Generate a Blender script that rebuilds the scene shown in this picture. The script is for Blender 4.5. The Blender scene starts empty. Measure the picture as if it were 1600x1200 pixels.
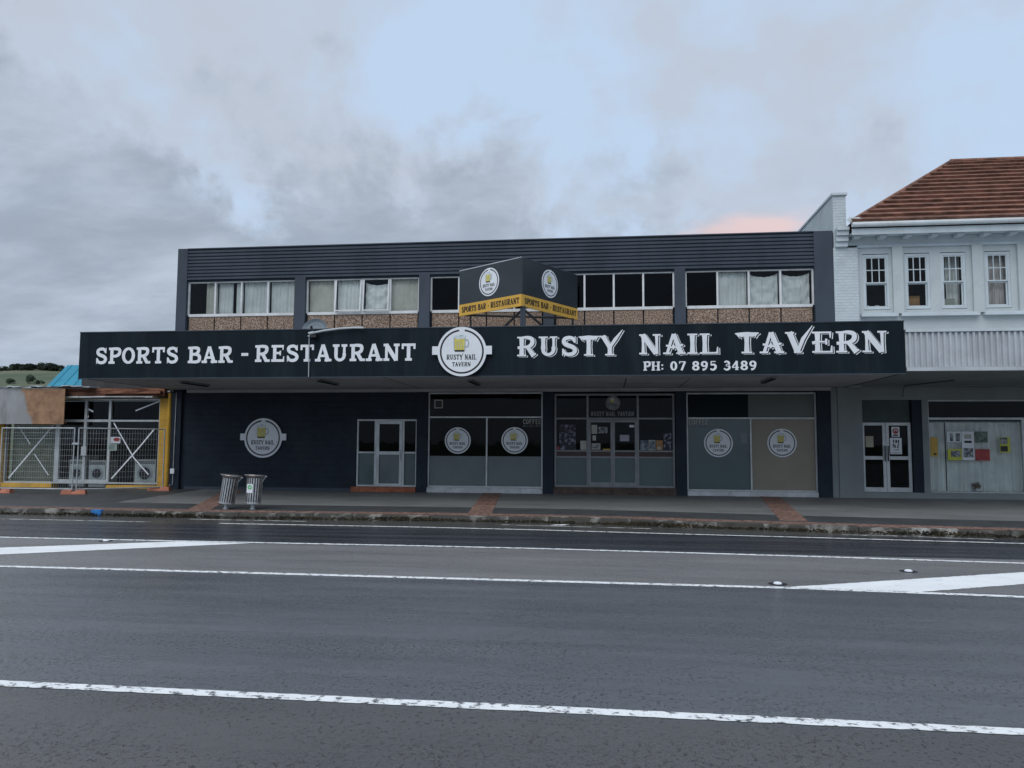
import bpy, math, random
from mathutils import Vector, Matrix
random.seed(7)
R = math.radians
scene = bpy.context.scene
col = scene.collection

# ------------------------------------------------------------------ camera
cam_d = bpy.data.cameras.new('camera'); cam = bpy.data.objects.new('camera', cam_d); col.objects.link(cam)
yaw, pitch, roll = R(7.0815), R(4.4123), R(0.2728)
fw = Vector((-math.sin(yaw)*math.cos(pitch), math.cos(yaw)*math.cos(pitch), math.sin(pitch)))
rt = fw.cross(Vector((0, 0, 1))).normalized(); up = rt.cross(fw)
r2 = rt*math.cos(roll) + up*math.sin(roll); u2 = up*math.cos(roll) - rt*math.sin(roll)
cam.matrix_world = Matrix(((r2.x, u2.x, -fw.x, 0), (r2.y, u2.y, -fw.y, -23.5), (r2.z, u2.z, -fw.z, 1.52), (0, 0, 0, 1)))
cam_d.sensor_width = 36; cam_d.lens = 1202/1600*36; cam_d.clip_end = 4000; cam_d.clip_start = 0.05
scene.camera = cam

# ------------------------------------------------------------------ light
SUN_EL, SUN_AZ = 52, 200            # degrees; behind the camera, a little to one side
world = bpy.data.worlds.new('World'); scene.world = world; world.use_nodes = True
nt = world.node_tree; nt.nodes.clear()
def N(t, **k):
    n = nt.nodes.new(t)
    for a, b in k.items(): setattr(n, a, b)
    return n
def LK(a, b): nt.links.new(a, b)
def M_(op, a, b=None, clamp=False):
    n = N('ShaderNodeMath', operation=op); n.use_clamp = clamp
    for i, v in enumerate((a, b)):
        if v is None: continue
        if isinstance(v, (int, float)): n.inputs[i].default_value = v
        else: LK(v, n.inputs[i])
    return n.outputs[0]
def mixc(f, a, b):
    n = N('ShaderNodeMix', data_type='RGBA')
    for i, v in ((0, f), (6, a), (7, b)):
        if isinstance(v, (int, float)): n.inputs[i].default_value = v
        elif isinstance(v, tuple): n.inputs[i].default_value = (*v, 1)
        else: LK(v, n.inputs[i])
    return n.outputs[2]
def ramp(f, lo, hi):
    n = N('ShaderNodeMapRange'); n.interpolation_type = 'SMOOTHSTEP'
    LK(f, n.inputs[0]); n.inputs[1].default_value = lo; n.inputs[2].default_value = hi
    return n.outputs[0]
BANK_N, BANK_K = (-0.227, 0.304, -0.925), 1.9
sky = N('ShaderNodeTexSky', sky_type='NISHITA', sun_disc=False, sun_elevation=R(SUN_EL), sun_rotation=R(SUN_AZ-20))
tc = N('ShaderNodeTexCoord'); sp = N('ShaderNodeSeparateXYZ'); LK(tc.outputs['Generated'], sp.inputs[0])
x, y, z = sp.outputs
zz = M_('ADD', M_('MAXIMUM', z, 0.0), 0.22)
cv = N('ShaderNodeCombineXYZ'); LK(M_('DIVIDE', x, zz), cv.inputs[0]); LK(M_('DIVIDE', y, zz), cv.inputs[1])
def noise(scale, det, rough, off, dist=0.0):
    mp = N('ShaderNodeMapping'); LK(cv.outputs[0], mp.inputs[0]); mp.inputs[1].default_value = off
    mp.inputs[2].default_value = (0, 0, R(35)); mp.inputs[3].default_value = (1, 1.5, 1)
    n = N('ShaderNodeTexNoise'); LK(mp.outputs[0], n.inputs['Vector'])
    n.inputs['Scale'].default_value = scale; n.inputs['Detail'].default_value = det
    n.inputs['Roughness'].default_value = rough; n.inputs['Distortion'].default_value = dist
    return n.outputs[0]
big = noise(0.8, 9, 0.55, (3.1, 1.4, 0), 0.3)
fine = noise(2.6, 8, 0.6, (7.7, 2.0, 1.0), 0.2)
veil = noise(0.9, 7, 0.55, (1.2, 9.0, 3.0), 0.4)
pn = N('ShaderNodeTexNoise'); LK(tc.outputs['Generated'], pn.inputs['Vector'])
pn.inputs['Scale'].default_value = 5.5; pn.inputs['Detail'].default_value = 9; pn.inputs['Roughness'].default_value = 0.58; pn.inputs['Distortion'].default_value = 0.25
puff = pn.outputs[0]
# a grey cloud bank lies on one side of a tilted great circle, paler veiled sky on the other
bn = N('ShaderNodeVectorMath', operation='DOT_PRODUCT'); LK(tc.outputs['Generated'], bn.inputs[0]); bn.inputs[1].default_value = BANK_N
cov = M_('ADD', M_('MULTIPLY', bn.outputs['Value'], BANK_K), M_('ADD', M_('MULTIPLY', M_('SUBTRACT', puff, 0.5), 1.75), M_('MULTIPLY', M_('SUBTRACT', big, 0.5), 0.9)))
dark = ramp(cov, -0.10, 0.15)
inner = ramp(M_('ADD', M_('MULTIPLY', fine, 0.5), M_('MULTIPLY', big, 0.5)), 0.38, 0.62)
K = 10.0
blue = mixc(0.93, sky.outputs[0], (0.42*K, 0.535*K, 0.69*K))
vl = mixc(M_('MULTIPLY', ramp(M_('ADD', M_('MULTIPLY', veil, 0.6), M_('MULTIPLY', puff, 0.4)), 0.40, 0.57), 0.95), blue, (0.40*K, 0.44*K, 0.515*K))
greyc = mixc(inner, (0.255*K, 0.303*K, 0.372*K), (0.385*K, 0.445*K, 0.53*K))
skyc = mixc(M_('MULTIPLY', dark, 0.92), vl, greyc)
# a low strip of cloud catching pink light
px_ = N('ShaderNodeVectorMath', operation='SUBTRACT'); LK(tc.outputs['Generated'], px_.inputs[0]); px_.inputs[1].default_value = (0.192, 0.942, 0.262)
pm = N('ShaderNodeVectorMath', operation='MULTIPLY'); LK(px_.outputs[0], pm.inputs[0]); pm.inputs[1].default_value = (12, 4, 46)
pl = N('ShaderNodeVectorMath', operation='LENGTH'); LK(pm.outputs[0], pl.inputs[0])
pk = ramp(M_('ADD', pl.outputs['Value'], M_('MULTIPLY', M_('SUBTRACT', fine, 0.5), 3.5)), 1.2, 0.1)
skyc = mixc(M_('MULTIPLY', pk, 0.75), skyc, (0.68*K, 0.49*K, 0.47*K))
bg = N('ShaderNodeBackground'); LK(skyc, bg.inputs[0]); bg.inputs[1].default_value = 0.1
wo = N('ShaderNodeOutputWorld'); LK(bg.outputs[0], wo.inputs[0])
sd = bpy.data.lights.new('sun', 'SUN'); sd.energy = 1.35; sd.angle = R(50); sd.color = (1, 0.97, 0.94)
sun = bpy.data.objects.new('sun', sd); col.objects.link(sun)
az = R(SUN_AZ); el = R(SUN_EL)
sdir = Vector((math.sin(az)*math.cos(el), math.cos(az)*math.cos(el), math.sin(el)))
sun.rotation_euler = sdir.to_track_quat('Z', 'Y').to_euler(); sun.location = sdir*60
vs = scene.view_settings
vs.view_transform = 'Standard'; vs.look = 'None'; vs.gamma = 1; vs.use_curve_mapping = False; vs.exposure = 0.38
scene.render.resolution_x = 1024; scene.render.resolution_y = 768

# ------------------------------------------------------------------ materials
MATS = {}
def mat(name, c, rough=0.6, var=0.15, scale=3.0, metal=0.0, bump=0.0, bscale=40.0, c2=None, lo=0.4, hi=0.6, dlo=0.5, dhi=0.72, stretch=(1, 1, 1), spec=0.5, dirt=None, dirt_sc=1.2, dirt_amt=0.5):
    if name in MATS: return MATS[name]
    m = bpy.data.materials.new(name); m.use_nodes = True; t = m.node_tree; b = t.nodes['Principled BSDF']
    b.inputs['Roughness'].default_value = rough; b.inputs['Metallic'].default_value = metal
    b.inputs['Specular IOR Level'].default_value = spec
    tcn = t.nodes.new('ShaderNodeTexCoord'); mp = t.nodes.new('ShaderNodeMapping'); t.links.new(tcn.outputs['Object'], mp.inputs[0])
    mp.inputs[3].default_value = stretch
    oi = t.nodes.new('ShaderNodeObjectInfo'); cmb = t.nodes.new('ShaderNodeCombineXYZ')
    mu = t.nodes.new('ShaderNodeMath'); mu.operation = 'MULTIPLY'; mu.inputs[1].default_value = 37; t.links.new(oi.outputs['Random'], mu.inputs[0])
    t.links.new(mu.outputs[0], cmb.inputs[0]); t.links.new(mu.outputs[0], cmb.inputs[1]); t.links.new(cmb.outputs[0], mp.inputs[1])
    nz = t.nodes.new('ShaderNodeTexNoise'); t.links.new(mp.outputs[0], nz.inputs['Vector'])
    nz.inputs['Scale'].default_value = scale; nz.inputs['Detail'].default_value = 7; nz.inputs['Roughness'].default_value = 0.6
    mr = t.nodes.new('ShaderNodeMapRange'); t.links.new(nz.outputs[0], mr.inputs[0]); mr.inputs[1].default_value = lo; mr.inputs[2].default_value = hi
    mx = t.nodes.new('ShaderNodeMix'); mx.data_type = 'RGBA'; t.links.new(mr.outputs[0], mx.inputs[0])
    a = tuple(v*(1-var) for v in c); e = c2 if c2 else tuple(min(1, v*(1+var)) for v in c)
    mx.inputs[6].default_value = (*a, 1); mx.inputs[7].default_value = (*e, 1)
    out = mx.outputs[2]
    if dirt:
        n2 = t.nodes.new('ShaderNodeTexNoise'); t.links.new(mp.outputs[0], n2.inputs['Vector'])
        n2.inputs['Scale'].default_value = dirt_sc; n2.inputs['Detail'].default_value = 9; n2.inputs['Roughness'].default_value = 0.7
        m2 = t.nodes.new('ShaderNodeMapRange'); t.links.new(n2.outputs[0], m2.inputs[0]); m2.inputs[1].default_value = dlo; m2.inputs[2].default_value = dhi; m2.inputs[4].default_value = dirt_amt
        x2 = t.nodes.new('ShaderNodeMix'); x2.data_type = 'RGBA'; t.links.new(m2.outputs[0], x2.inputs[0]); t.links.new(out, x2.inputs[6]); x2.inputs[7].default_value = (*dirt, 1)
        out = x2.outputs[2]
    t.links.new(out, b.inputs['Base Color'])
    if bump:
        n3 = t.nodes.new('ShaderNodeTexNoise'); t.links.new(tcn.outputs['Object'], n3.inputs['Vector']); n3.inputs['Scale'].default_value = bscale; n3.inputs['Detail'].default_value = 4
        bp = t.nodes.new('ShaderNodeBump'); bp.inputs['Strength'].default_value = bump; bp.inputs['Distance'].default_value = 0.02
        t.links.new(n3.outputs[0], bp.inputs['Height']); t.links.new(bp.outputs[0], b.inputs['Normal'])
    MATS[name] = m; return m
def glass(name, tint=(0.88, 0.92, 0.91), ior=1.30, rough=0.02):
    m = bpy.data.materials.new(name); m.use_nodes = True; t = m.node_tree; t.nodes.clear()
    tr = t.nodes.new('ShaderNodeBsdfTransparent'); tr.inputs[0].default_value = (*tint, 1)
    gl = t.nodes.new('ShaderNodeBsdfGlossy'); gl.inputs['Roughness'].default_value = rough; gl.inputs[0].default_value = (0.9, 0.95, 1, 1)
    fr = t.nodes.new('ShaderNodeFresnel'); fr.inputs[0].default_value = ior
    nz = t.nodes.new('ShaderNodeTexNoise'); nz.inputs['Scale'].default_value = 0.9
    tcn = t.nodes.new('ShaderNodeTexCoord'); t.links.new(tcn.outputs['Object'], nz.inputs['Vector'])
    bp = t.nodes.new('ShaderNodeBump'); bp.inputs['Strength'].default_value = 0.06; bp.inputs['Distance'].default_value = 0.05
    t.links.new(nz.outputs[0], bp.inputs['Height']); t.links.new(bp.outputs[0], gl.inputs['Normal'])
    mx = t.nodes.new('ShaderNodeMixShader'); t.links.new(fr.outputs[0], mx.inputs[0]); t.links.new(tr.outputs[0], mx.inputs[1]); t.links.new(gl.outputs[0], mx.inputs[2])
    o = t.nodes.new('ShaderNodeOutputMaterial'); t.links.new(mx.outputs[0], o.inputs[0])
    return m
G = glass('clear_glass'); GD = glass('dark_glass', (0.36, 0.40, 0.42), 1.22)
navy = mat('navy_paint', (0.016, 0.024, 0.037), 0.6, 0.15, 2.0, spec=0.2, dirt=(0.035, 0.045, 0.055), dirt_sc=0.8, dirt_amt=0.4)
slate = mat('slate_paint', (0.046, 0.060, 0.080), 0.6, 0.12, 1.2, spec=0.25, dirt=(0.068, 0.082, 0.10), dirt_sc=1.0, dirt_amt=0.4, stretch=(1, 1, 0.4))
board = mat('sign_board_black', (0.0065, 0.0135, 0.019), 0.5, 0.2, 1.0, spec=0.12, dirt=(0.020, 0.029, 0.035), dirt_sc=1.1, dirt_amt=0.7, stretch=(2.2, 1, .35))
white = mat('sign_white', (0.72, 0.76, 0.80), 0.5, 0.04, 2.0)
black = mat('print_black', (0.008, 0.009, 0.012), 0.5, 0.1)
yellow = mat('sign_yellow', (0.62, 0.36, 0.055), 0.5, 0.06, 2.0)
beer = mat('beer_yellow', (0.62, 0.55, 0.10), 0.5, 0.1, 8.0)
mugline = mat('mug_grey_line', (0.33, 0.38, 0.42), 0.5, 0.1)
foamm = mat('foam_pale', (0.60, 0.66, 0.70), 0.5, 0.1, 9.0)
alum = mat('aluminium', (0.46, 0.49, 0.50), 0.42, 0.1, 3.0, metal=0.35, dirt=(0.22, 0.22, 0.21), dirt_amt=0.35)
alumd = mat('dull_aluminium', (0.20, 0.21, 0.22), 0.45, 0.12, 3.0, metal=0.3)
winwhite = mat('window_white', (0.62, 0.64, 0.65), 0.5, 0.08, 3.0, dirt=(0.30, 0.29, 0.27), dirt_amt=0.4)
curt = mat('net_curtain', (0.80, 0.81, 0.80), 0.85, 0.08, 2.0)
curtc = mat('cream_curtain', (0.64, 0.62, 0.55), 0.85, 0.1, 2.0)
curtp = mat('pinkish_curtain', (0.58, 0.53, 0.52), 0.85, 0.1, 2.0)
interior = mat('dark_interior', (0.035, 0.035, 0.037), 0.9, 0.3, 1.5)
aggr = mat('exposed_aggregate', (0.17, 0.105, 0.07), 0.9, 0.35, 26.0, bump=0.9, bscale=45, c2=(0.42, 0.32, 0.25), lo=0.42, hi=0.62)
soffit = mat('soffit_paint', (0.36, 0.365, 0.375), 0.8, 0.1, 0.7, dirt=(0.20, 0.19, 0.175), dirt_sc=0.6, dirt_amt=0.6)
film = mat('frosted_film', (0.105, 0.142, 0.150), 0.16, 0.06, 0.8)
film_teal = mat('teal_film', (0.058, 0.102, 0.108), 0.14, 0.08, 0.8)
film_dark = mat('dark_teal_film', (0.004, 0.011, 0.014), 0.35, 0.1, 0.8, spec=0.08)
film_olive = mat('olive_film', (0.085, 0.10, 0.090), 0.4, 0.06, 0.8)
film_beige = mat('beige_board', (0.25, 0.225, 0.175), 0.45, 0.06, 0.9)
sillw = mat('sill_white', (0.50, 0.53, 0.55), 0.6, 0.1, 3.0, dirt=(0.12, 0.12, 0.12), dirt_sc=2.5, dirt_amt=0.6)
brickred = mat('red_brick_step', (0.30, 0.10, 0.05), 0.8, 0.25, 6.0, bump=0.4)
brickdk = mat('dark_brick_step', (0.075, 0.052, 0.042), 0.8, 0.3, 6.0, bump=0.4)
maroon = mat('maroon_rail', (0.045, 0.016, 0.018), 0.5, 0.2)
stucco = mat('pale_stucco', (0.47, 0.52, 0.53), 0.85, 0.06, 2.0, bump=0.5, bscale=22, dirt=(0.30, 0.34, 0.35), dirt_sc=1.0, dirt_amt=0.35)
trim = mat('pale_trim', (0.50, 0.57, 0.60), 0.7, 0.05, 2.0, dirt=(0.34, 0.36, 0.36), dirt_sc=1.4, dirt_amt=0.4)
greywall = mat('grey_paint', (0.20, 0.225, 0.228), 0.7, 0.06, 1.0, dirt=(0.17, 0.18, 0.18), dirt_sc=1.2, dirt_amt=0.4)
greendk = mat('dark_green_panel', (0.035, 0.055, 0.052), 0.6, 0.15)
zinc = mat('grey_corrugated', (0.43, 0.47, 0.50), 0.5, 0.08, 1.5, dirt=(0.28, 0.29, 0.29), dirt_sc=2.0, dirt_amt=0.4)
tile = mat('roof_tile', (0.15, 0.066, 0.042), 0.75, 0.3, 2.2, bump=0.35, bscale=18, c2=(0.25, 0.115, 0.075), dirt=(0.09, 0.055, 0.045), dirt_sc=2.5, dirt_amt=0.5)
yel = mat('yellow_paint', (0.55, 0.31, 0.025), 0.6, 0.12, 2.0, dirt=(0.25, 0.17, 0.05), dirt_sc=1.5, dirt_amt=0.5)
rust = mat('rusty_timber', (0.10, 0.034, 0.018), 0.9, 0.3, 5.0, c2=(0.26, 0.12, 0.07), stretch=(0.3, 1, 2), bump=0.5, bscale=12)
galv = mat('galvanised_steel', (0.42, 0.45, 0.47), 0.45, 0.12, 6.0, metal=0.5)
appliance = mat('appliance_white', (0.55, 0.58, 0.58), 0.4, 0.05)
dkglass = mat('door_glass_dark', (0.012, 0.013, 0.015), 0.12, 0.1)
orange = mat('orange_block', (0.42, 0.16, 0.10), 0.8, 0.2, 5.0, dirt=(0.3, 0.2, 0.16), dirt_amt=0.6)
steel = mat('stainless_steel', (0.50, 0.50, 0.50), 0.3, 0.12, 9.0, metal=0.9)
darkin = mat('bin_liner_dark', (0.03, 0.03, 0.03), 0.6, 0.2)
green = mat('sticker_green', (0.12, 0.42, 0.17), 0.5, 0.05)
tealroof = mat('teal_roof', (0.012, 0.22, 0.33), 0.5, 0.1, 1.0)
dishm = mat('dish_grey', (0.16, 0.20, 0.225), 0.6, 0.06)
paint = mat('road_paint_white', (0.80, 0.83, 0.84), 0.6, 0.04, 6.0, bump=0.3, bscale=60, dirt=(0.055, 0.058, 0.062), dirt_sc=13.0, dirt_amt=0.95, dlo=0.525, dhi=0.59, stretch=(.9, 1, 1))
paintn = mat('fresh_road_paint', (0.80, 0.83, 0.84), 0.6, 0.05, 3.0, bump=0.3, bscale=60, dirt=(0.30, 0.31, 0.32), dirt_sc=7.0, dirt_amt=0.6, dlo=0.58, dhi=0.68, stretch=(.4, 1, 1))
paintw = mat('worn_road_paint', (0.50, 0.51, 0.50), 0.7, 0.1, 6.0, dirt=(0.09, 0.09, 0.09), dirt_sc=4.5, dirt_amt=1.0, dlo=0.48, dhi=0.58)
bluep = mat('blue_paint', (0.02, 0.18, 0.50), 0.6, 0.2, 8)
paver = mat('brick_paver', (0.165, 0.088, 0.066), 0.75, 0.3, 9.0, c2=(0.25, 0.15, 0.118), dirt=(0.11, 0.085, 0.072), dirt_sc=0.8, dirt_amt=0.7)
moss = mat('gutter_moss', (0.035, 0.035, 0.018), 0.9, 0.4, 4.0, c2=(0.075, 0.06, 0.03))
foliage = mat('foliage_dark', (0.035, 0.055, 0.035), 0.8, 0.3, 0.4)
bark = mat('bark', (0.06, 0.045, 0.035), 0.9, 0.2)
cardb = mat('cardboard', (0.36, 0.20, 0.09), 0.8, 0.1)
red = mat('print_red', (0.35, 0.05, 0.05), 0.6, 0.2, 12)
lime = mat('print_lime', (0.50, 0.52, 0.06), 0.6, 0.1)
pgreen = mat('print_green', (0.05, 0.11, 0.08), 0.6, 0.5, 9, c2=(0.16, 0.22, 0.18))
amber = mat('print_amber', (0.50, 0.32, 0.06), 0.6, 0.1)
pbeige = mat('print_paper', (0.42, 0.42, 0.38), 0.7, 0.08, 12)
pgrey = mat('print_photo', (0.06, 0.07, 0.09), 0.6, 0.6, 14, c2=(0.35, 0.37, 0.40))
pblue = mat('print_blue', (0.08, 0.13, 0.20), 0.6, 0.5, 10, c2=(0.30, 0.36, 0.40))
floral = mat('floral_print', (0.015, 0.017, 0.03), 0.6, 0.2, 11, c2=(0.22, 0.22, 0.30), lo=0.5, hi=0.6)
glyphgrey = mat('faded_lettering', (0.22, 0.23, 0.24), 0.6, 0.15, 8)
navyblock = navy.copy(); navyblock.name = 'navy_blockwork'
def add_blocks(m, w, h, dist=0.012, mort=0.012, strength=0.6, frame='XZ'):
    t = m.node_tree; b = t.nodes['Principled BSDF']
    g = t.nodes.new('ShaderNodeTexCoord'); s = t.nodes.new('ShaderNodeSeparateXYZ'); t.links.new(g.outputs['Object'], s.inputs[0])
    c = t.nodes.new('ShaderNodeCombineXYZ'); t.links.new(s.outputs[0 if frame[0] == 'X' else 1], c.inputs[0]); t.links.new(s.outputs[2], c.inputs[1])
    br = t.nodes.new('ShaderNodeTexBrick'); t.links.new(c.outputs[0], br.inputs['Vector'])
    br.inputs['Scale'].default_value = 1; br.inputs['Brick Width'].default_value = w; br.inputs['Row Height'].default_value = h
    br.inputs['Mortar Size'].default_value = mort; br.inputs['Mortar Smooth'].default_value = 0.3
    br.inputs['Color1'].default_value = br.inputs['Color2'].default_value = (1, 1, 1, 1); br.inputs['Mortar'].default_value = (0, 0, 0, 1)
    bp = t.nodes.new('ShaderNodeBump'); bp.inputs['Strength'].default_value = strength; bp.inputs['Distance'].default_value = dist
    t.links.new(br.outputs['Color'], bp.inputs['Height']); t.links.new(bp.outputs[0], b.inputs['Normal'])
add_blocks(navyblock, 0.4, 0.2)
pbrick = trim.copy(); pbrick.name = 'painted_brick'; add_blocks(pbrick, 0.23, 0.086, 0.02, 0.014, 0.8)
pbrickside = trim.copy(); pbrickside.name = 'painted_brick_side'; add_blocks(pbrickside, 0.23, 0.086, 0.02, 0.014, 0.8, 'YZ')
yelblock = yel.copy(); yelblock.name = 'yellow_blockwork'; add_blocks(yelblock, 0.4, 0.2)

# ------------------------------------------------------------------ mesh helpers
class MB:
    def __init__(s): s.v = []; s.f = []; s.m = []; s.smooth = False
    def face(s, pts, m=0):
        n = len(s.v); s.v += [tuple(p) for p in pts]; s.f.append(tuple(range(n, n+len(pts)))); s.m.append(m); return s
    def box(s, x0, x1, y0, y1, z0, z1, m=0):
        n = len(s.v)
        s.v += [(x0, y0, z0), (x1, y0, z0), (x1, y1, z0), (x0, y1, z0), (x0, y0, z1), (x1, y0, z1), (x1, y1, z1), (x0, y1, z1)]
        for f in ((0, 3, 2, 1), (4, 5, 6, 7), (0, 1, 5, 4), (1, 2, 6, 5), (2, 3, 7, 6), (3, 0, 4, 7)):
            s.f.append(tuple(n+i for i in f)); s.m.append(m)
        return s
    def hexa(s, p, m=0):          # 8 points, ordered as box
        n = len(s.v); s.v += [tuple(q) for q in p]
        for f in ((0, 3, 2, 1), (4, 5, 6, 7), (0, 1, 5, 4), (1, 2, 6, 5), (2, 3, 7, 6), (3, 0, 4, 7)):
            s.f.append(tuple(n+i for i in f)); s.m.append(m)
        return s
    def tube(s, pts, r, k=8, m=0, cap=True):
        pts = [Vector(p) for p in pts]; rs = r if isinstance(r, (list, tuple)) else [r]*len(pts); rings = []
        for i, p in enumerate(pts):
            d = (pts[min(i+1, len(pts)-1)]-pts[max(i-1, 0)]).normalized()
            a = d.orthogonal() if abs(d.z) > 0.9 else d.cross(Vector((0, 0, 1)))
            a.normalize(); b = d.cross(a)
            n = len(s.v); s.v += [tuple(p+(a*math.cos(2*math.pi*j/k)+b*math.sin(2*math.pi*j/k))*rs[i]) for j in range(k)]; rings.append(n)
        for i in range(len(rings)-1):
            for j in range(k):
                s.f.append((rings[i]+j, rings[i]+(j+1) % k, rings[i+1]+(j+1) % k, rings[i+1]+j)); s.m.append(m)
        if cap:
            s.f.append(tuple(rings[0]+j for j in range(k))[::-1]); s.m.append(m); s.f.append(tuple(rings[-1]+j for j in range(k))); s.m.append(m)
        return s
    def lathe(s, prof, k=24, c=(0, 0, 0), m=0):
        rings = []
        for r, z in prof:
            n = len(s.v); s.v += [(c[0]+r*math.cos(2*math.pi*j/k), c[1]+r*math.sin(2*math.pi*j/k), c[2]+z) for j in range(k)]; rings.append(n)
        for i in range(len(rings)-1):
            for j in range(k):
                s.f.append((rings[i]+j, rings[i]+(j+1) % k, rings[i+1]+(j+1) % k, rings[i+1]+j)); s.m.append(m)
        return s
WL = {}
def wl(o): return WL.get(o.name, Vector((0, 0, 0)))
def obj(name, mb, m, parent=None, label=None, cat=None, group=None, kind=None, origin=None, smooth=False):
    me = bpy.data.meshes.new(name)
    if origin is None:
        lo = [min(v[i] for v in mb.v) for i in range(3)]; hi = [max(v[i] for v in mb.v) for i in range(3)]
        origin = ((lo[0]+hi[0])/2, (lo[1]+hi[1])/2, lo[2])
    O = Vector(origin)
    me.from_pydata([tuple(Vector(v)-O) for v in mb.v], [], mb.f)
    ms = m if isinstance(m, (list, tuple)) else [m]
    for q in ms: me.materials.append(q)
    me.polygons.foreach_set('material_index', mb.m)
    if smooth: me.polygons.foreach_set('use_smooth', [True]*len(mb.f))
    me.update()
    o = bpy.data.objects.new(name, me); col.objects.link(o)
    WL[o.name] = O
    if parent: o.parent = parent; o.location = O-wl(parent)
    else: o.location = O
    tag(o, label, cat, group, kind); return o
def tag(o, label=None, cat=None, group=None, kind=None):
    if label: o['label'] = label
    if cat: o['category'] = cat
    if group: o['group'] = group
    if kind: o['kind'] = kind
    return o
def thing(name, loc, label, cat, group=None):
    o = bpy.data.objects.new(name, None); col.objects.link(o); o.location = loc; o.empty_display_size = 0.2
    WL[o.name] = Vector(loc); return tag(o, label, cat, group)
def B(name, x0, x1, y0, y1, z0, z1, m, parent=None, **k):
    return obj(name, MB().box(x0, x1, y0, y1, z0, z1), m, parent, **k)

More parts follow.
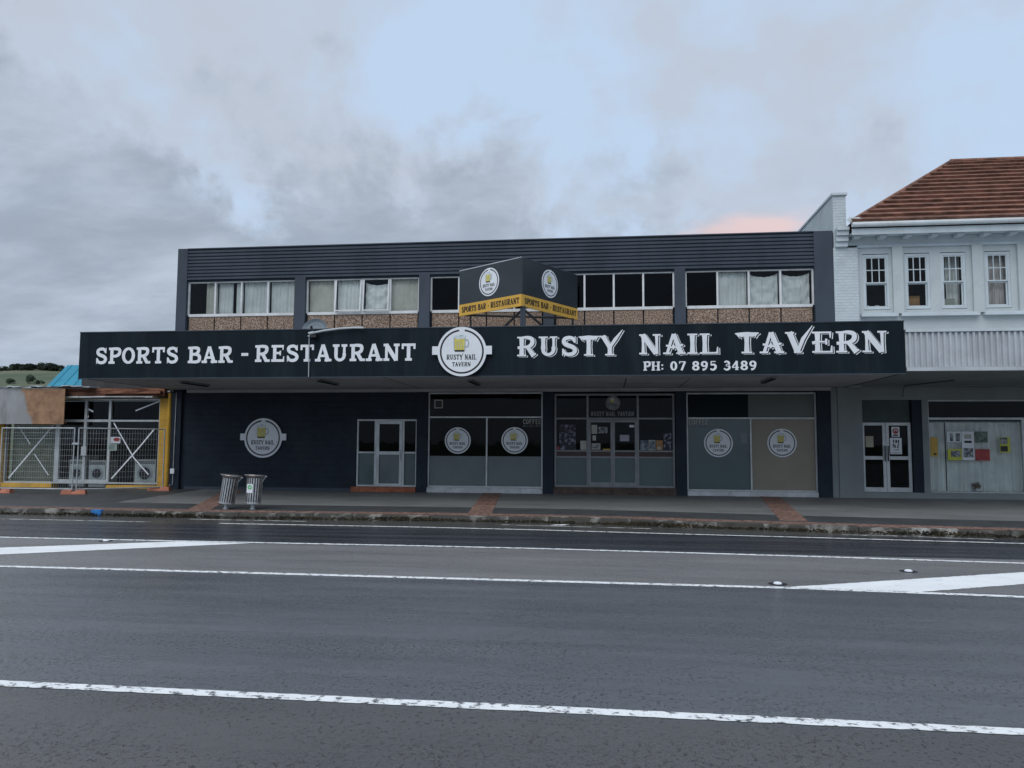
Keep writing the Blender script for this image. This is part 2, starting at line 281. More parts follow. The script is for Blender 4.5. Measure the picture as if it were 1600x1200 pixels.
# ------------------------------------------------------------------ lettering (drawn stroke by stroke)
def cat_rom(p, n=5):
    out = []
    for i in range(len(p)-1):
        a, b, c, d = p[max(i-1, 0)], p[i], p[i+1], p[min(i+2, len(p)-1)]
        for k in range(n):
            t = k/n
            out.append(tuple(0.5*(2*b[j]+(c[j]-a[j])*t+(2*a[j]-5*b[j]+4*c[j]-d[j])*t*t+(3*b[j]-a[j]-3*c[j]+d[j])*t**3) for j in (0, 1)))
    return out+[p[-1]]
def glyph(c, s):
    w, t, f, e, d = s['stem'], s['thin'], s['sf'], s['sx'], s['deco']; S = []
    def ln(x0, y0, x1, y1, a, b=None): S.append(([(x0, y0), (x1, y1)], [a/2, (a if b is None else b)/2]))
    def cv(p, a, b=None):
        q = cat_rom(p); n = len(q)-1; b = a if b is None else b
        S.append((q, [(a+(b-a)*math.sin(math.pi*i/n))/2 for i in range(n+1)]))
    def bar(x0, x1, y): ln(x0, y, x1, y, f)
    def st(x, top='b', bot='b', y0=0.0, y1=1.0, ww=None):
        q = ww or w
        if d: S.append(([(x, y0), (x, (y0+y1)/2), (x, y1)], [q*.56, q*.44, q*.56]))
        else: ln(x, y0, x, y1, q)
        for k, yy in ((bot, y0+f/2), (top, y1-f/2)):
            if k != 'n': bar(x-q/2-(e if k in 'bl' else 0), x+q/2+(e if k in 'br' else 0), yy)
    h = f/2
    if c == ' ': return 0.42, S
    if c == '-': ln(.04, .45, .40, .45, .16); return .44, S
    if c == ':': ln(.1, .1, .1, .28, .18); ln(.1, .5, .1, .68, .18); return .24, S
    if c == 'S':
        cv([(.60, .74), (.52, .89), (.36, .93), (.18, .87), (.13, .72), (.22, .58), (.38, .51), (.55, .42), (.62, .27), (.54, .12), (.37, .07), (.2, .11), (.10, .27)], t, w)
        ln(.61, .66, .63, 1.0, .10, .04); ln(.08, .0, .10, .36, .04, .10); return .72, S
    if c in 'PRB':
        st(.2, 'l', 'b')
        if c == 'B':
            cv([(.2, 1-h), (.48, 1-h), (.62, .86), (.60, .66), (.45, .54), (.2, .54)], f, w); cv([(.3, .54), (.52, .53), (.69, .40), (.67, .15), (.5, h), (.2, h)], f, w); return .78, S
        cv([(.2, 1-h), (.48, 1-h), (.66, .86), (.65, .62), (.47, .48), (.2, .48)], f, w)
        if c == 'P': return .74, S
        if d: ln(.44, .50, .74, .0, w*.8, w*1.1); ln(.02, .44, .2, .44, t); ln(.62, .05, .84, .12, .07)
        else: ln(.44, .48, .66, .06, w); bar(.58, .86, h)
        return .86, S
    if c in 'O0CQ':
        if c == 'C': cv([(.70, .72), (.58, .90), (.40, .94), (.2, .82), (.12, .5), (.2, .18), (.40, .06), (.6, .11), (.72, .28)], t, w); ln(.7, .64, .72, .98, .1, .06); return .8, S
        r = .30 if c == 'O' else .24; k = 20; q = [(.4+r*math.sin(2*math.pi*i/k), .5+.43*math.cos(2*math.pi*i/k)) for i in range(k+1)]
        S.append((q, [(t+(w-t)*abs(math.sin(2*math.pi*i/k)))/2 for i in range(k+1)])); return .8, S
    if c == 'T':
        if d:
            st(.40, 'n', 'b'); S.append(([(-.04, .96), (.2, .90), (.4, .93), (.62, .90), (.86, .98)], [.02, .10, .09, .10, .02])); ln(.02, .98, .14, .72, .10, .02); ln(.78, .98, .70, .74, .10, .02)
        else: st(.40, 'n', 'b'); bar(.04, .76, 1-h); ln(.08, 1, .08, .68, .12); ln(.72, 1, .72, .68, .12)
        return .8, S
    if c == 'A':
        ln(.14, 0, .40, 1, t, t*1.0); ln(.72, 0, .42, 1, w*1.15, w*.9); bar(.22, .60, .33) ; bar(-.02, .30, h); bar(.52, .90, h)
        if d: ln(.10, .42, .28, .40, .09); ln(.6, .40, .80, .46, .09); S.append(([(.40, .22), (.40, .36), (.40, .50)], [.01, .09, .01]))
        return .88, S
    if c in 'EFL':
        st(.2, 'l' if c != 'L' else 'b', 'l' if c != 'F' else 'b')
        if c != 'L': bar(.2, .68, 1-h); ln(.67, 1, .67, .70, .10, .05); ln(.2, .52, .52, .52, f*.9); ln(.52, .38, .52, .66, .09)
        if c != 'F': bar(.2, .70, h); ln(.70, .0, .72, .33, .11, .05)
        if d and c == 'E': ln(.0, .46, .2, .52, t)
        return .78, S
    if c == 'U':
        st(.2, 'b', 'n', .36); cv([(.2, .42), (.22, .2), (.36, .08), (.52, .10), (.64, .24), (.66, .46)], w, t*1.1); st(.66, 'b', 'n', .4, 1, t); return .88, S
    if c == 'N':
        st(.16, 'l', 'b', 0, 1, t); ln(.14, .97, .70, .03, w*1.15); st(.72, 'b', 'n', 0, 1, t); return .9, S
    if c in 'YV':
        tall = 1.30 if d else 1.0
        if c == 'Y':
            st(.42, 'n', 'b', 0, .48); ln(.12, 1, .42, .42, w); bar(-.04, .28, 1-h)
            if d: S.append(([(.44, .44), (.66, .82), (.98, tall)], [t*.5, t*.62, .015]))
            else: ln(.44, .42, .72, 1, t); bar(.58, .9, 1-h)
            return .84, S
        ln(.12, 1, .42, .02, w*1.15); bar(-.04, .3, 1-h)
        if d: S.append(([(.42, .02), (.62, .66), (.98, tall)], [t*.5, t*.62, .015])); bar(.28, .56, h)
        else: ln(.42, .02, .72, 1, t); bar(.58, .88, 1-h)
        return .86, S
    if c == 'I': st(.2); return .4, S
    if c == 'H': st(.18); st(.70); bar(.18, .70, .5); return .9, S
    if c == 'Z': bar(.08, .66, 1-h); ln(.6, .95, .12, .05, w); bar(.08, .68, h); return .74, S
    if c == '7': bar(.1, .66, 1-h); ln(.64, .96, .28, 0, w*.9); ln(.1, 1, .1, .74, .1); return .72, S
    if c in '89':
        k = 14
        for (cy, rx, ry) in ((.73, .22, .2), (.27, .26, .21)) if c == '8' else ((.68, .24, .25),):
            S.append(([(.38+rx*math.sin(2*math.pi*i/k), cy+ry*math.cos(2*math.pi*i/k)) for i in range(k+1)], [(t+(w-t)*abs(math.sin(2*math.pi*i/k)))/2 for i in range(k+1)]))
        if c == '8' and d: ln(.38, .98, .54, 1.16, .1, .03)
        if c == '9': cv([(.62, .7), (.60, .38), (.46, .14), (.2, .05)], w, w*.7)
        return .76, S
    if c == '5': ln(.2, .96, .2, .52, .11); bar(.18, .64, 1-h); cv([(.2, .56), (.4, .62), (.6, .52), (.64, .32), (.52, .12), (.32, .05), (.12, .16)], t, w); return .76, S
    if c == '3': cv([(.14, .86), (.36, .95), (.58, .84), (.56, .62), (.36, .53), (.58, .44), (.64, .24), (.5, .08), (.3, .05), (.1, .18)], t, w); return .74, S
    if c == '4': ln(.52, 0, .52, 1, w); ln(.52, .98, .08, .30, t); bar(.06, .74, .28); bar(.36, .68, h); return .78, S
    return .5, S
SLAB = dict(stem=.20, thin=.15, sf=.145, sx=.085, deco=False)
DECO = dict(stem=.205, thin=.13, sf=.075, sx=.10, deco=True)
SMALL = dict(stem=.19, thin=.12, sf=.08, sx=.06, deco=False)
PHON = dict(stem=.24, thin=.15, sf=.10, sx=.07, deco=False)
class Frame:
    def __init__(s, O, u=(1, 0, 0)): s.O = Vector(O); s.u = Vector(u).normalized(); s.v = Vector((0, 0, 1)); s.n = s.u.cross(s.v)
    def p(s, x, y, d=0): return s.O+s.u*x+s.v*y+s.n*d
def ribbon(mb, fr, pts, ws, d, m):
    n = len(pts); L = []; Rr = []
    closed = n > 3 and abs(pts[0][0]-pts[-1][0])+abs(pts[0][1]-pts[-1][1]) < 1e-6
    for i in range(n):
        a = pts[i-1] if i > 0 else (pts[-2] if closed else pts[0]); b = pts[i+1] if i < n-1 else (pts[1] if closed else pts[-1])
        dx, dy = b[0]-a[0], b[1]-a[1]; l = math.hypot(dx, dy) or 1
        nx, ny = -dy/l*ws[i], dx/l*ws[i]; L.append((pts[i][0]+nx, pts[i][1]+ny)); Rr.append((pts[i][0]-nx, pts[i][1]-ny))
    for i in range(n-1):
        mb.face([fr.p(*q, d) for q in (Rr[i], Rr[i+1], L[i+1], L[i])], m)
def layout(text, s, gap):
    x = 0; out = []
    for c in text:
        w, S = glyph(c, s); out.append((c, x, S)); x += w+gap
    return out, x-gap
def text_on(fr, text, style, x0, x1, z0, h, parent, m, gap=.07, d0=.004, per_letter=False, shadow=None, name='lettering', slant=0.0, kind=None):
    lay, tot = layout(text, style, gap); sx = (x1-x0)/tot
    al = MB()
    for c, gx, S in lay:
        if not S: continue
        mb = MB() if per_letter else al
        layers = [(0, 0, 0, d0+.006, 1.0)]
        if shadow: layers = [(shadow[0], shadow[1], 0, d0, 1.0), (shadow[0]*.55, shadow[1]*.55, 1, d0+.004, 1.0), (0, 0, 0, d0+.008, 1.0)]
        for ox, oy, mi, dd, ex in layers:
            for k, (pts, ws) in enumerate(S):
                q = [(x0+(gx+px+ox)*sx+slant*py*h, z0+(py+oy)*h) for px, py in pts]
                asp = (sx+h)/2
                ribbon(mb, fr, q, [v*asp for v in ws], dd+k*.0003, mi)
        if per_letter: obj('letter', mb, [m, board] if shadow else m, parent)
    if not per_letter and al.v: obj(name, al, m, parent, kind=kind)
def disc(mb, fr, r, d, m=0, k=48, thick=0):
    mb.face([fr.p(r*math.cos(2*math.pi*i/k), r*math.sin(2*math.pi*i/k), d) for i in range(k)], m)
    if thick:
        for i in range(k):
            a, b = 2*math.pi*i/k, 2*math.pi*(i+1)/k
            mb.face([fr.p(r*math.cos(a), r*math.sin(a), d-thick), fr.p(r*math.cos(b), r*math.sin(b), d-thick), fr.p(r*math.cos(b), r*math.sin(b), d), fr.p(r*math.cos(a), r*math.sin(a), d)], m)
def roundel(name, O, u, r, label, cat, group=None, tabs=False, thick=.03, parent=None, disc_m=None, line_m=None, simple=False):
    fr = Frame(O, u); dm = disc_m or white; lm = line_m or black
    t = thing(name, tuple(fr.p(0, -r)), label, cat, group) if parent is None else parent
    mb = MB(); disc(mb, fr, r, thick, 0, 56, thick)
    if tabs:
        for s in (-1, 1):
            p = [fr.p(s*r*.94, -.12*r, 0), fr.p(s*r*1.22, -.12*r, 0), fr.p(s*r*1.22, .22*r, 0), fr.p(s*r*.94, .22*r, 0)]
            q = [v+fr.n*(thick-.004) for v in p]; mb.hexa(p+q)
    obj('disc', mb, dm, t)
    k = 44; ga = .13; rr = .865*r
    pts = [(rr*math.sin(ga+(2*math.pi-2*ga)*i/k), rr*math.cos(ga+(2*math.pi-2*ga)*i/k)) for i in range(k+1)]
    mb = MB(); ribbon(mb, fr, pts, [.035*r]*(k+1), thick+.002, 0); obj('ring', mb, lm, t)
    c = .0
    mb = MB()
    def q(*P, d=.003): mb.face([fr.p(a*r, b*r, thick+d) for a, b in P])
    q((-.29, .05), (.10, .05), (.13, .53), (-.30, .53)); obj('beer', mb, beer if not simple else lm, t)
    mb = MB()
    for xx in (-.19, -.09, .01): ribbon(mb, fr, [((xx+.0)*r, .11*r), (xx*r, .42*r)], [.012*r]*2, thick+.005, 0)
    ribbon(mb, fr, [(.11*r, .46*r), (.24*r, .47*r), (.28*r, .34*r), (.25*r, .2*r), (.10*r, .17*r)], [.025*r]*5, thick+.004, 0)
    ribbon(mb, fr, [(-.31*r, .05*r), (-.32*r, .55*r)], [.014*r]*2, thick+.0045, 0); ribbon(mb, fr, [(.12*r, .05*r), (.14*r, .55*r)], [.014*r]*2, thick+.0047, 0)
    obj('mug_outline', mb, mugline, t)
    mb = MB(); k = 18
    mb.face([fr.p((-.09+(.26+.03*math.sin(5*a))*math.cos(a))*r, (.60+(.10+.025*math.cos(7*a))*math.sin(a))*r, thick+.006) for a in [2*math.pi*i/k for i in range(k)]])
    obj('foam', mb, foamm if not simple else lm, t)
    ribbon(mb := MB(), fr, [(-.10*r, .63*r), (-.02*r, .66*r), (.06*r, .61*r)], [.014*r]*3, thick+.0075, 0); obj('foam_line', mb, mugline, t)
    mb = MB(); mb.face([fr.p(a*r, b*r, thick+.0065) for a, b in ((-.29, -.005), (.10, -.005), (.11, .065), (-.30, .065))]); obj('mug_base', mb, lm, t)
    text_on(fr, 'RUSTY NAIL', dict(DECO, stem=.2), -.62*r, .60*r, -.33*r, .21*r, t, lm, d0=thick-.003)
    text_on(fr, 'TAVERN', dict(DECO, stem=.2), -.39*r, .37*r, -.60*r, .17*r, t, lm, d0=thick-.003)
    return t
def curtain(name, x0, x1, z0, z1, y, m, parent, amp=.03, per=.13, swag=0.0, cut=0.0, seed=0):
    rnd = random.Random(seed); n = max(12, int((x1-x0)/.025)); ph = rnd.random()*6; mb = MB(); rows = 7; g = []
    for j in range(rows+1):
        r_ = []
        for i in range(n+1):
            u = i/n; v = j/rows
            xx = x0+(x1-x0)*u + cut*(1-v)*(u-.5)*.5
            zz_ = z0+(z1-z0)*v
            if swag: zz_ -= swag*math.sin(math.pi*u)*(v**2)
            yy = y+amp*(math.sin(xx*2*math.pi/per+ph+.8*math.sin(v*2+u*5))+.5*math.sin(xx*2*math.pi/per*.53+ph*2+v))
            if swag: yy += .025*math.sin((v*5+4*(u-.5)**2)*6)
            r_.append((xx, yy, zz_))
        g.append(r_)
    for j in range(rows):
        for i in range(n): mb.face((g[j][i], g[j][i+1], g[j+1][i+1], g[j+1][i]))
    return obj(name, mb, m, parent, smooth=False)
def frame_rect(mb, x0, x1, z0, z1, w, y0, y1, m=0):
    mb.box(x0, x0+w, y0, y1, z0, z1, m); mb.box(x1-w, x1, y0, y1, z0, z1, m)
    mb.box(x0+w, x1-w, y0, y1, z0, z0+w, m); mb.box(x0+w, x1-w, y0, y1, z1-w, z1, m); return mb

# ================================================================== SETTING
def kerb_y(x):
    P = [(-60, -6.5), (-14.7, -6.33), (-10.4, -6.42), (-8, -6.42), (-4, -6.26), (-1.3, -6.27), (.7, -6.5), (3.3, -6.92), (5.7, -7.28), (7.9, -7.5), (20, -8.4), (60, -11)]
    for (a, b), (c, d) in zip(P, P[1:]):
        if a <= x <= c: return b+(d-b)*(x-a)/(c-a)
    return P[0][1] if x < P[0][0] else P[-1][1]
ZR = -.25
ground_m = mat('ground_earth', (0.06, 0.075, 0.04), 0.95, 0.3, 0.05)
mb = MB(); mb.face([(-2500, -2500, -.6), (2500, -2500, -.6), (2500, 2500, -.6), (-2500, 2500, -.6)])
obj('ground', mb, ground_m, kind='structure', origin=(0, 0, -.6))

# road: one sheet of asphalt whose seals change from lane to lane
def road_material():
    m = bpy.data.materials.new('asphalt'); m.use_nodes = True; t = m.node_tree; b = t.nodes['Principled BSDF']
    def n(k, **kw):
        q = t.nodes.new(k)
        for a, v in kw.items(): setattr(q, a, v)
        return q
    L = t.links.new
    tcn = n('ShaderNodeTexCoord'); s = n('ShaderNodeSeparateXYZ'); L(tcn.outputs['Object'], s.inputs[0])
    def nz(sc, det=6, st=(1, 1, 1), rg=.6):
        mp = n('ShaderNodeMapping'); L(tcn.outputs['Object'], mp.inputs[0]); mp.inputs[3].default_value = st
        q = n('ShaderNodeTexNoise'); L(mp.outputs[0], q.inputs['Vector']); q.inputs['Scale'].default_value = sc; q.inputs['Detail'].default_value = det; q.inputs['Roughness'].default_value = rg
        return q.outputs[0]
    def ma(op, a, c, cl=False):
        q = n('ShaderNodeMath', operation=op); q.use_clamp = cl
        for i, v in enumerate((a, c)):
            if isinstance(v, (int, float)): q.inputs[i].default_value = v
            else: L(v, q.inputs[i])
        return q.outputs[0]
    def mr(v, lo, hi, a=0, c=1):
        q = n('ShaderNodeMapRange'); L(v, q.inputs[0])
        for i, k in enumerate((lo, hi, a, c)): q.inputs[i+1].default_value = k
        return q.outputs[0]
    def mx(f, a, c):
        q = n('ShaderNodeMix', data_type='RGBA')
        if isinstance(f, (int, float)): q.inputs[0].default_value = f
        else: L(f, q.inputs[0])
        for i, v in ((6, a), (7, c)):
            if isinstance(v, tuple): q.inputs[i].default_value = (*v, 1)
            else: L(v, q.inputs[i])
        return q.outputs[2]
    Y = ma('ADD', s.outputs[1], ma('MULTIPLY', ma('SUBTRACT', nz(1.5), .5), .12))
    def step(y0, w=.05): return mr(Y, y0-w, y0+w)          # 1 on the building side
    streak = nz(1.2, 8, (.12, 2.6, 1)); patch = nz(.5, 6, (.5, 1, 1)); grit = nz(60, 3); grit2 = nz(7, 10, (.8, 1.5, 1), .8)
    gutter = (.075, .076, .072); lane_f = mx(mr(streak, .38, .62), (.018, .021, .028), (.058, .063, .074))
    median = mx(mr(patch, .35, .65), (.170, .169, .172), (.200, .197, .198)); lane_n = mx(mr(streak, .36, .64), (.096, .107, .121), (.122, .133, .148))
    should = mx(mr(patch, .35, .65), (.078, .077, .079), (.102, .100, .100))
    c = mx(step(-18.28, .12), should, lane_n); c = mx(step(-13.5), c, median); c = mx(step(-10.45), c, lane_f); c = mx(step(-7.7, .12), c, gutter)
    pit = ma('MULTIPLY', mr(nz(26, 3, (1.2, .85, 1), .6), .57, .65), mr(nz(1.3, 7, (.45, 1.3, 1), .7), .40, .60, .12, 1))
    c = mx(ma('MULTIPLY', pit, .85), c, (.014, .015, .018))
    c = mx(mr(grit2, .48, .66, 0, .35), c, mx(.5, c, (.010, .010, .012)))
    c = mx(mr(grit, .58, .74, 0, .35), c, (.20, .20, .20))
    vor = n('ShaderNodeTexVoronoi', feature='DISTANCE_TO_EDGE'); vm = n('ShaderNodeMapping'); L(tcn.outputs['Object'], vm.inputs[0]); vm.inputs[3].default_value = (1.1, 1.6, 1)
    vd = n('ShaderNodeVectorMath', operation='ADD'); L(vm.outputs[0], vd.inputs[0])
    nn = n('ShaderNodeTexNoise'); nn.inputs['Scale'].default_value = 3; nn.inputs['Detail'].default_value = 6; L(tcn.outputs['Object'], nn.inputs['Vector']); L(nn.outputs['Color'], vd.inputs[1]); L(vd.outputs[0], vor.inputs['Vector'])
    crack = ma('MULTIPLY', mr(vor.outputs[0], .0, .014, 1, 0), mr(nz(.7, 4), .50, .60))
    crack = ma('MULTIPLY', crack, mr(Y, -13.6, -13.4, 1, 0), True)
    c = mx(ma('MULTIPLY', crack, .8), c, (.010, .010, .011))
    L(c, b.inputs['Base Color'])
    wet = mr(nz(.9, 8, (.25, 1.6, 1)), .35, .65)
    rg = ma('ADD', ma('SUBTRACT', .46, ma('MULTIPLY', wet, .22)), ma('MULTIPLY', pit, .3)); 
    isl = ma('SUBTRACT', 1, ma('MULTIPLY', step(-13.5), ma('SUBTRACT', 1, step(-10.45)))); rg = ma('SUBTRACT', rg, ma('MULTIPLY', isl, .10)); L(rg, b.inputs['Roughness'])
    b.inputs['Specular IOR Level'].default_value = .75
    hgt = ma('ADD', ma('MULTIPLY', nz(60, 4, (1, 1, 1), .7), .35), ma('ADD', ma('MULTIPLY', pit, -.6), ma('MULTIPLY', crack, -1.0)))
    bp = n('ShaderNodeBump'); bp.inputs['Strength'].default_value = .6; bp.inputs['Distance'].default_value = .025; L(hgt, bp.inputs['Height']); L(bp.outputs[0], b.inputs['Normal'])
    return m
XS = [-60+i*1.5 for i in range(81)]
mb = MB()
for a, b in zip(XS, XS[1:]): mb.face([(a, -60, ZR), (b, -60, ZR), (b, kerb_y(b)+.06, ZR), (a, kerb_y(a)+.06, ZR)])
road = obj('road', mb, road_material(), kind='structure', origin=(0, 0, ZR))
def marking(pts, m=paint, jag=.012):
    # polygon laid on the road; long edges broken into short steps so that the paint has a ragged edge
    mbk = MB(); zc = ZR+.004
    (a, b), (d, c) = (pts[0], pts[1]), (pts[3], pts[2]); n = max(2, int(math.dist(a, b)/.05)); rnd = random.Random(int(abs(a[0])*100))
    top = [(a[0]+(b[0]-a[0])*i/n, a[1]+(b[1]-a[1])*i/n+rnd.uniform(-jag, jag)) for i in range(n+1)]
    bot = [(d[0]+(c[0]-d[0])*i/n, d[1]+(c[1]-d[1])*i/n+rnd.uniform(-jag, jag)) for i in range(n+1)]
    for i in range(n): mbk.face([(*bot[i], zc), (*bot[i+1], zc), (*top[i+1], zc), (*top[i], zc)])
    return obj('road_marking', mbk, m, road)
def line(P, w, m=paint, jag=.006):
    mbk = MB(); zc = ZR+.004; rnd = random.Random(int(P[0][0]*31)); Q = []
    for p, q in zip(P, P[1:]):
        n = max(1, int(math.dist(p, q)/.05)); Q += [(p[0]+(q[0]-p[0])*i/n, p[1]+(q[1]-p[1])*i/n) for i in range(n)]
    Q.append(P[-1]); E1 = [(x_, y_+w/2+rnd.uniform(-jag, jag)) for x_, y_ in Q]; E2 = [(x_, y_-w/2+rnd.uniform(-jag, jag)) for x_, y_ in Q]
    for i in range(len(Q)-1): mbk.face([(*E2[i], zc), (*E2[i+1], zc), (*E1[i+1], zc), (*E1[i], zc)])
    return obj('road_marking', mbk, m, road)
line([(-40, -7.3), (-13.7, -7.38), (-10.05, -7.45)], .10, paintw)
line([(-9.53, -6.72), (-6.66, -6.76)], .09, paintw)
line([(-8.4, -7.48), (-3.9, -7.48), (-1.2, -7.6), (.6, -7.78), (4.2, -8.05), (7.5, -8.33), (40, -11)], .10)
line([(-2.3, -6.72), (.9, -6.98)], .08, paintw)
marking([(-1.12, -6.45), (-.84, -6.40), (-.95, -6.66), (-1.25, -6.66)], paint, 0)
line([(4.6, -7.43), (5.6, -7.50), (7.23, -7.78)], .08, paintw, .03)
line([(-45, -10.5), (-7.8, -10.42), (-3.2, -10.37), (-1, -10.39), (3.5, -10.64), (40, -13.6)], .12)
marking([(-13.3, -13.35), (-7.6, -10.487), (-6.2, -10.495), (-11.0, -13.35)], paintn)
line([(-45, -13.5), (-6, -13.42), (2.3, -13.46)], .13)
line([(2.3, -13.46), (4.9, -13.64), (40, -15.5)], .13)
marking([(2.25, -13.39), (12.0, -8.83), (13.0, -8.9), (3.75, -13.50)], paintn)
line([(-45, -18.2), (45, -18.25)], .12, paint, .005)

# pavement, dark asphalt band, brick edging
pave_m = mat('footpath_concrete', (0.165, 0.172, 0.172), 0.6, 0.10, 0.6, bump=0.25, bscale=60, dirt=(0.085, 0.088, 0.088), dirt_sc=0.9, dirt_amt=0.75, stretch=(.6, 1, 1))
band_m = mat('footpath_asphalt', (0.045, 0.050, 0.052), 0.55, 0.15, 1.5, bump=0.4, bscale=70, dirt=(0.075, 0.078, 0.078), dirt_sc=2.0, dirt_amt=0.4)
def pz(x_, y_): return .12*y_/abs(kerb_y(x_)-.0)
def strip(name, f0, f1, m, x0, x1, kind='structure', dz=0):
    mbk = MB(); xs = [x0+(x1-x0)*i/60 for i in range(61)]
    for a, b in zip(xs, xs[1:]): mbk.face([(a, f1(a), pz(a, f1(a))+dz), (b, f1(b), pz(b, f1(b))+dz), (b, f0(b), pz(b, f0(b))+dz), (a, f0(a), pz(a, f0(a))+dz)])
    return obj(name, mbk, m, kind=kind, origin=(0, 0, 0))
bk = lambda x_: kerb_y(x_)+1.95
br = lambda x_: kerb_y(x_)+.56
strip('footpath', lambda x_: .45, bk, pave_m, -12.9, 60)
strip('footpath_side_entry', lambda x_: 1.0, br, band_m, -60, -12.9)
dark_band = strip('footpath_border', bk, br, band_m, -12.9, 60)
edge_bed = strip('footpath_edging', br, lambda x_: kerb_y(x_)+.16, mat('paver_joint', (.06, .045, .038), .9, .2), -60, 60)
def pavers(name, path, width, parent, along=True):
    mbk = MB(); rnd = random.Random(3)
    (xa, ya), (xb, yb) = path; L_ = math.dist((xa, ya), (xb, yb)); ux, uy = (xb-xa)/L_, (yb-ya)/L_; vx, vy = -uy, ux
    pw, pl = .107, .222; rows = int(L_/pw); cols = int(round(width/pl))
    for i in range(rows):
        for j in range(-1, cols+1):
            a0 = i*pw; b0 = j*pl+(i % 2)*pl/2-width/2; b1 = b0+pl-.008; b0 = max(b0, -width/2); b1 = min(b1, width/2)
            if b1-b0 < .03: continue
            P = []
            dz = rnd.uniform(.004, .010)
            for s_, q in ((a0, b0), (a0+pw-.008, b0), (a0+pw-.008, b1), (a0, b1)):
                X_, Y_ = xa+ux*s_+vx*q, ya+uy*s_+vy*q; P.append((X_, Y_, pz(X_, Y_)))
            mbk.hexa([(p[0], p[1], p[2]-.01) for p in P]+[(p[0], p[1], p[2]+dz) for p in P])
    return obj(name, mbk, paver, parent, kind='stuff')
for P in (((-2.95, -5.75), (-3.55, .35)), ((3.95, -6.25), (4.75, .35)), ((-9.75, -5.9), (-11.9, .2))): pavers('paver_band', P, .56, dark_band)
mb = MB(); rnd = random.Random(5)
for j in range(3):
    xx = -22
    while xx < 16:
        y0 = kerb_y(xx)+.165+j*.132; dz = rnd.uniform(.004, .011); a, b = xx, xx+.222
        P = [(a, y0, pz(a, y0)), (b, kerb_y(b)+.165+j*.132, pz(b, y0)), (b, kerb_y(b)+.29+j*.132, pz(b, y0+.12)), (a, y0+.125, pz(a, y0+.12))]
        mb.hexa([(p[0], p[1], p[2]-.01) for p in P]+[(p[0], p[1], p[2]+dz) for p in P]); xx += .23
obj('paver_edging', mb, paver, edge_bed, kind='stuff')
kerb_m = mat('kerb_concrete', (0.10, 0.095, 0.085), 0.9, 0.4, 2.5, bump=0.6, bscale=25, c2=(0.30, 0.29, 0.27), lo=0.5, hi=0.66, dirt=(0.035, 0.033, 0.022), dirt_sc=3.0, dirt_amt=0.9)
kerbp_m = mat('kerb_painted', (0.42, 0.42, 0.40), 0.8, 0.2, 4.0, dirt=(0.06, 0.055, 0.042), dirt_sc=3.5, dirt_amt=1.0, dlo=0.45, dhi=0.58)
kb = MB(); kb.box(-60, -22, kerb_y(-40), kerb_y(-40)+.15, -.4, -.115); kerb = obj('kerb', kb, kerb_m, kind='structure')
xx = -22.0; rnd = random.Random(11); i = 0
while xx < 18:
    L_ = .9; a, b = xx, xx+L_-.012; dy = rnd.uniform(-.012, .012); dz = rnd.uniform(-.018, .006)
    ya, yb = kerb_y(a)+dy, kerb_y(b)+dy; zt = -.115+dz; ch = rnd.uniform(.02, .05)
    P = [(a, ya, -.4), (b, yb, -.4), (b, yb+.155, -.4), (a, ya+.155, -.4), (a, ya+ch, zt), (b, yb+ch, zt+rnd.uniform(-.01, .01)), (b, yb+.155, zt+.01), (a, ya+.155, zt+.01)]
    white_k = (xx > 2.5 and rnd.random() < .45) or rnd.random() < .03
    obj('kerb_stone', MB().hexa(P), kerbp_m if white_k else kerb_m, kerb); xx += L_; i += 1
mb = MB(); rnd = random.Random(21)
for k in range(9000):
    xx = rnd.uniform(-21, 14); dens = .5+.5*math.sin(xx*1.7)*math.sin(xx*.6+1)
    if rnd.random() > .25+.75*dens: continue
    yy = kerb_y(xx)-abs(rnd.gauss(0, .035)); zz0 = ZR+rnd.uniform(0, .085)*(.4+.6*dens); s_ = rnd.uniform(.012, .035)
    an = rnd.uniform(0, 6.3); dx, dy = math.cos(an)*s_, math.sin(an)*s_*.6
    mb.face([(xx-dx, yy-dy, zz0), (xx+dx, yy+dy, zz0), (xx+dx*.4, yy+dy-.01, zz0+s_*1.1), (xx-dx*.8, yy-dy-.01, zz0+s_*.7)])
obj('gutter_moss', mb, moss, kind='stuff', label='dark moss and weeds growing along the kerb gutter')
B('paint_mark', -12.2, -11.95, kerb_y(-12)-.006, kerb_y(-12)+.12, -.235, -.104, bluep, kerb)
for sx_, sy_, lb in ((2.14, -13.20, 'white raised road stud on dark pad beside tip of painted wedge'), (4.19, -11.91, 'white raised road stud standing alone above the wide white wedge'), (-8.87, -10.62, 'white raised road stud touching the line above the other white wedge')):
    t = thing('road_stud', (sx_, sy_, ZR), lb, 'road stud', 'raised studs on the road')
    obj('pad', MB().lathe([(.12, .003), (.11, .006), (.001, .007)], 16, (sx_, sy_, ZR)), black, t)
    obj('dome', MB().lathe([(.055, .005), (.052, .017), (.035, .028), (.001, .032)], 16, (sx_, sy_, ZR)), white, t, smooth=True)

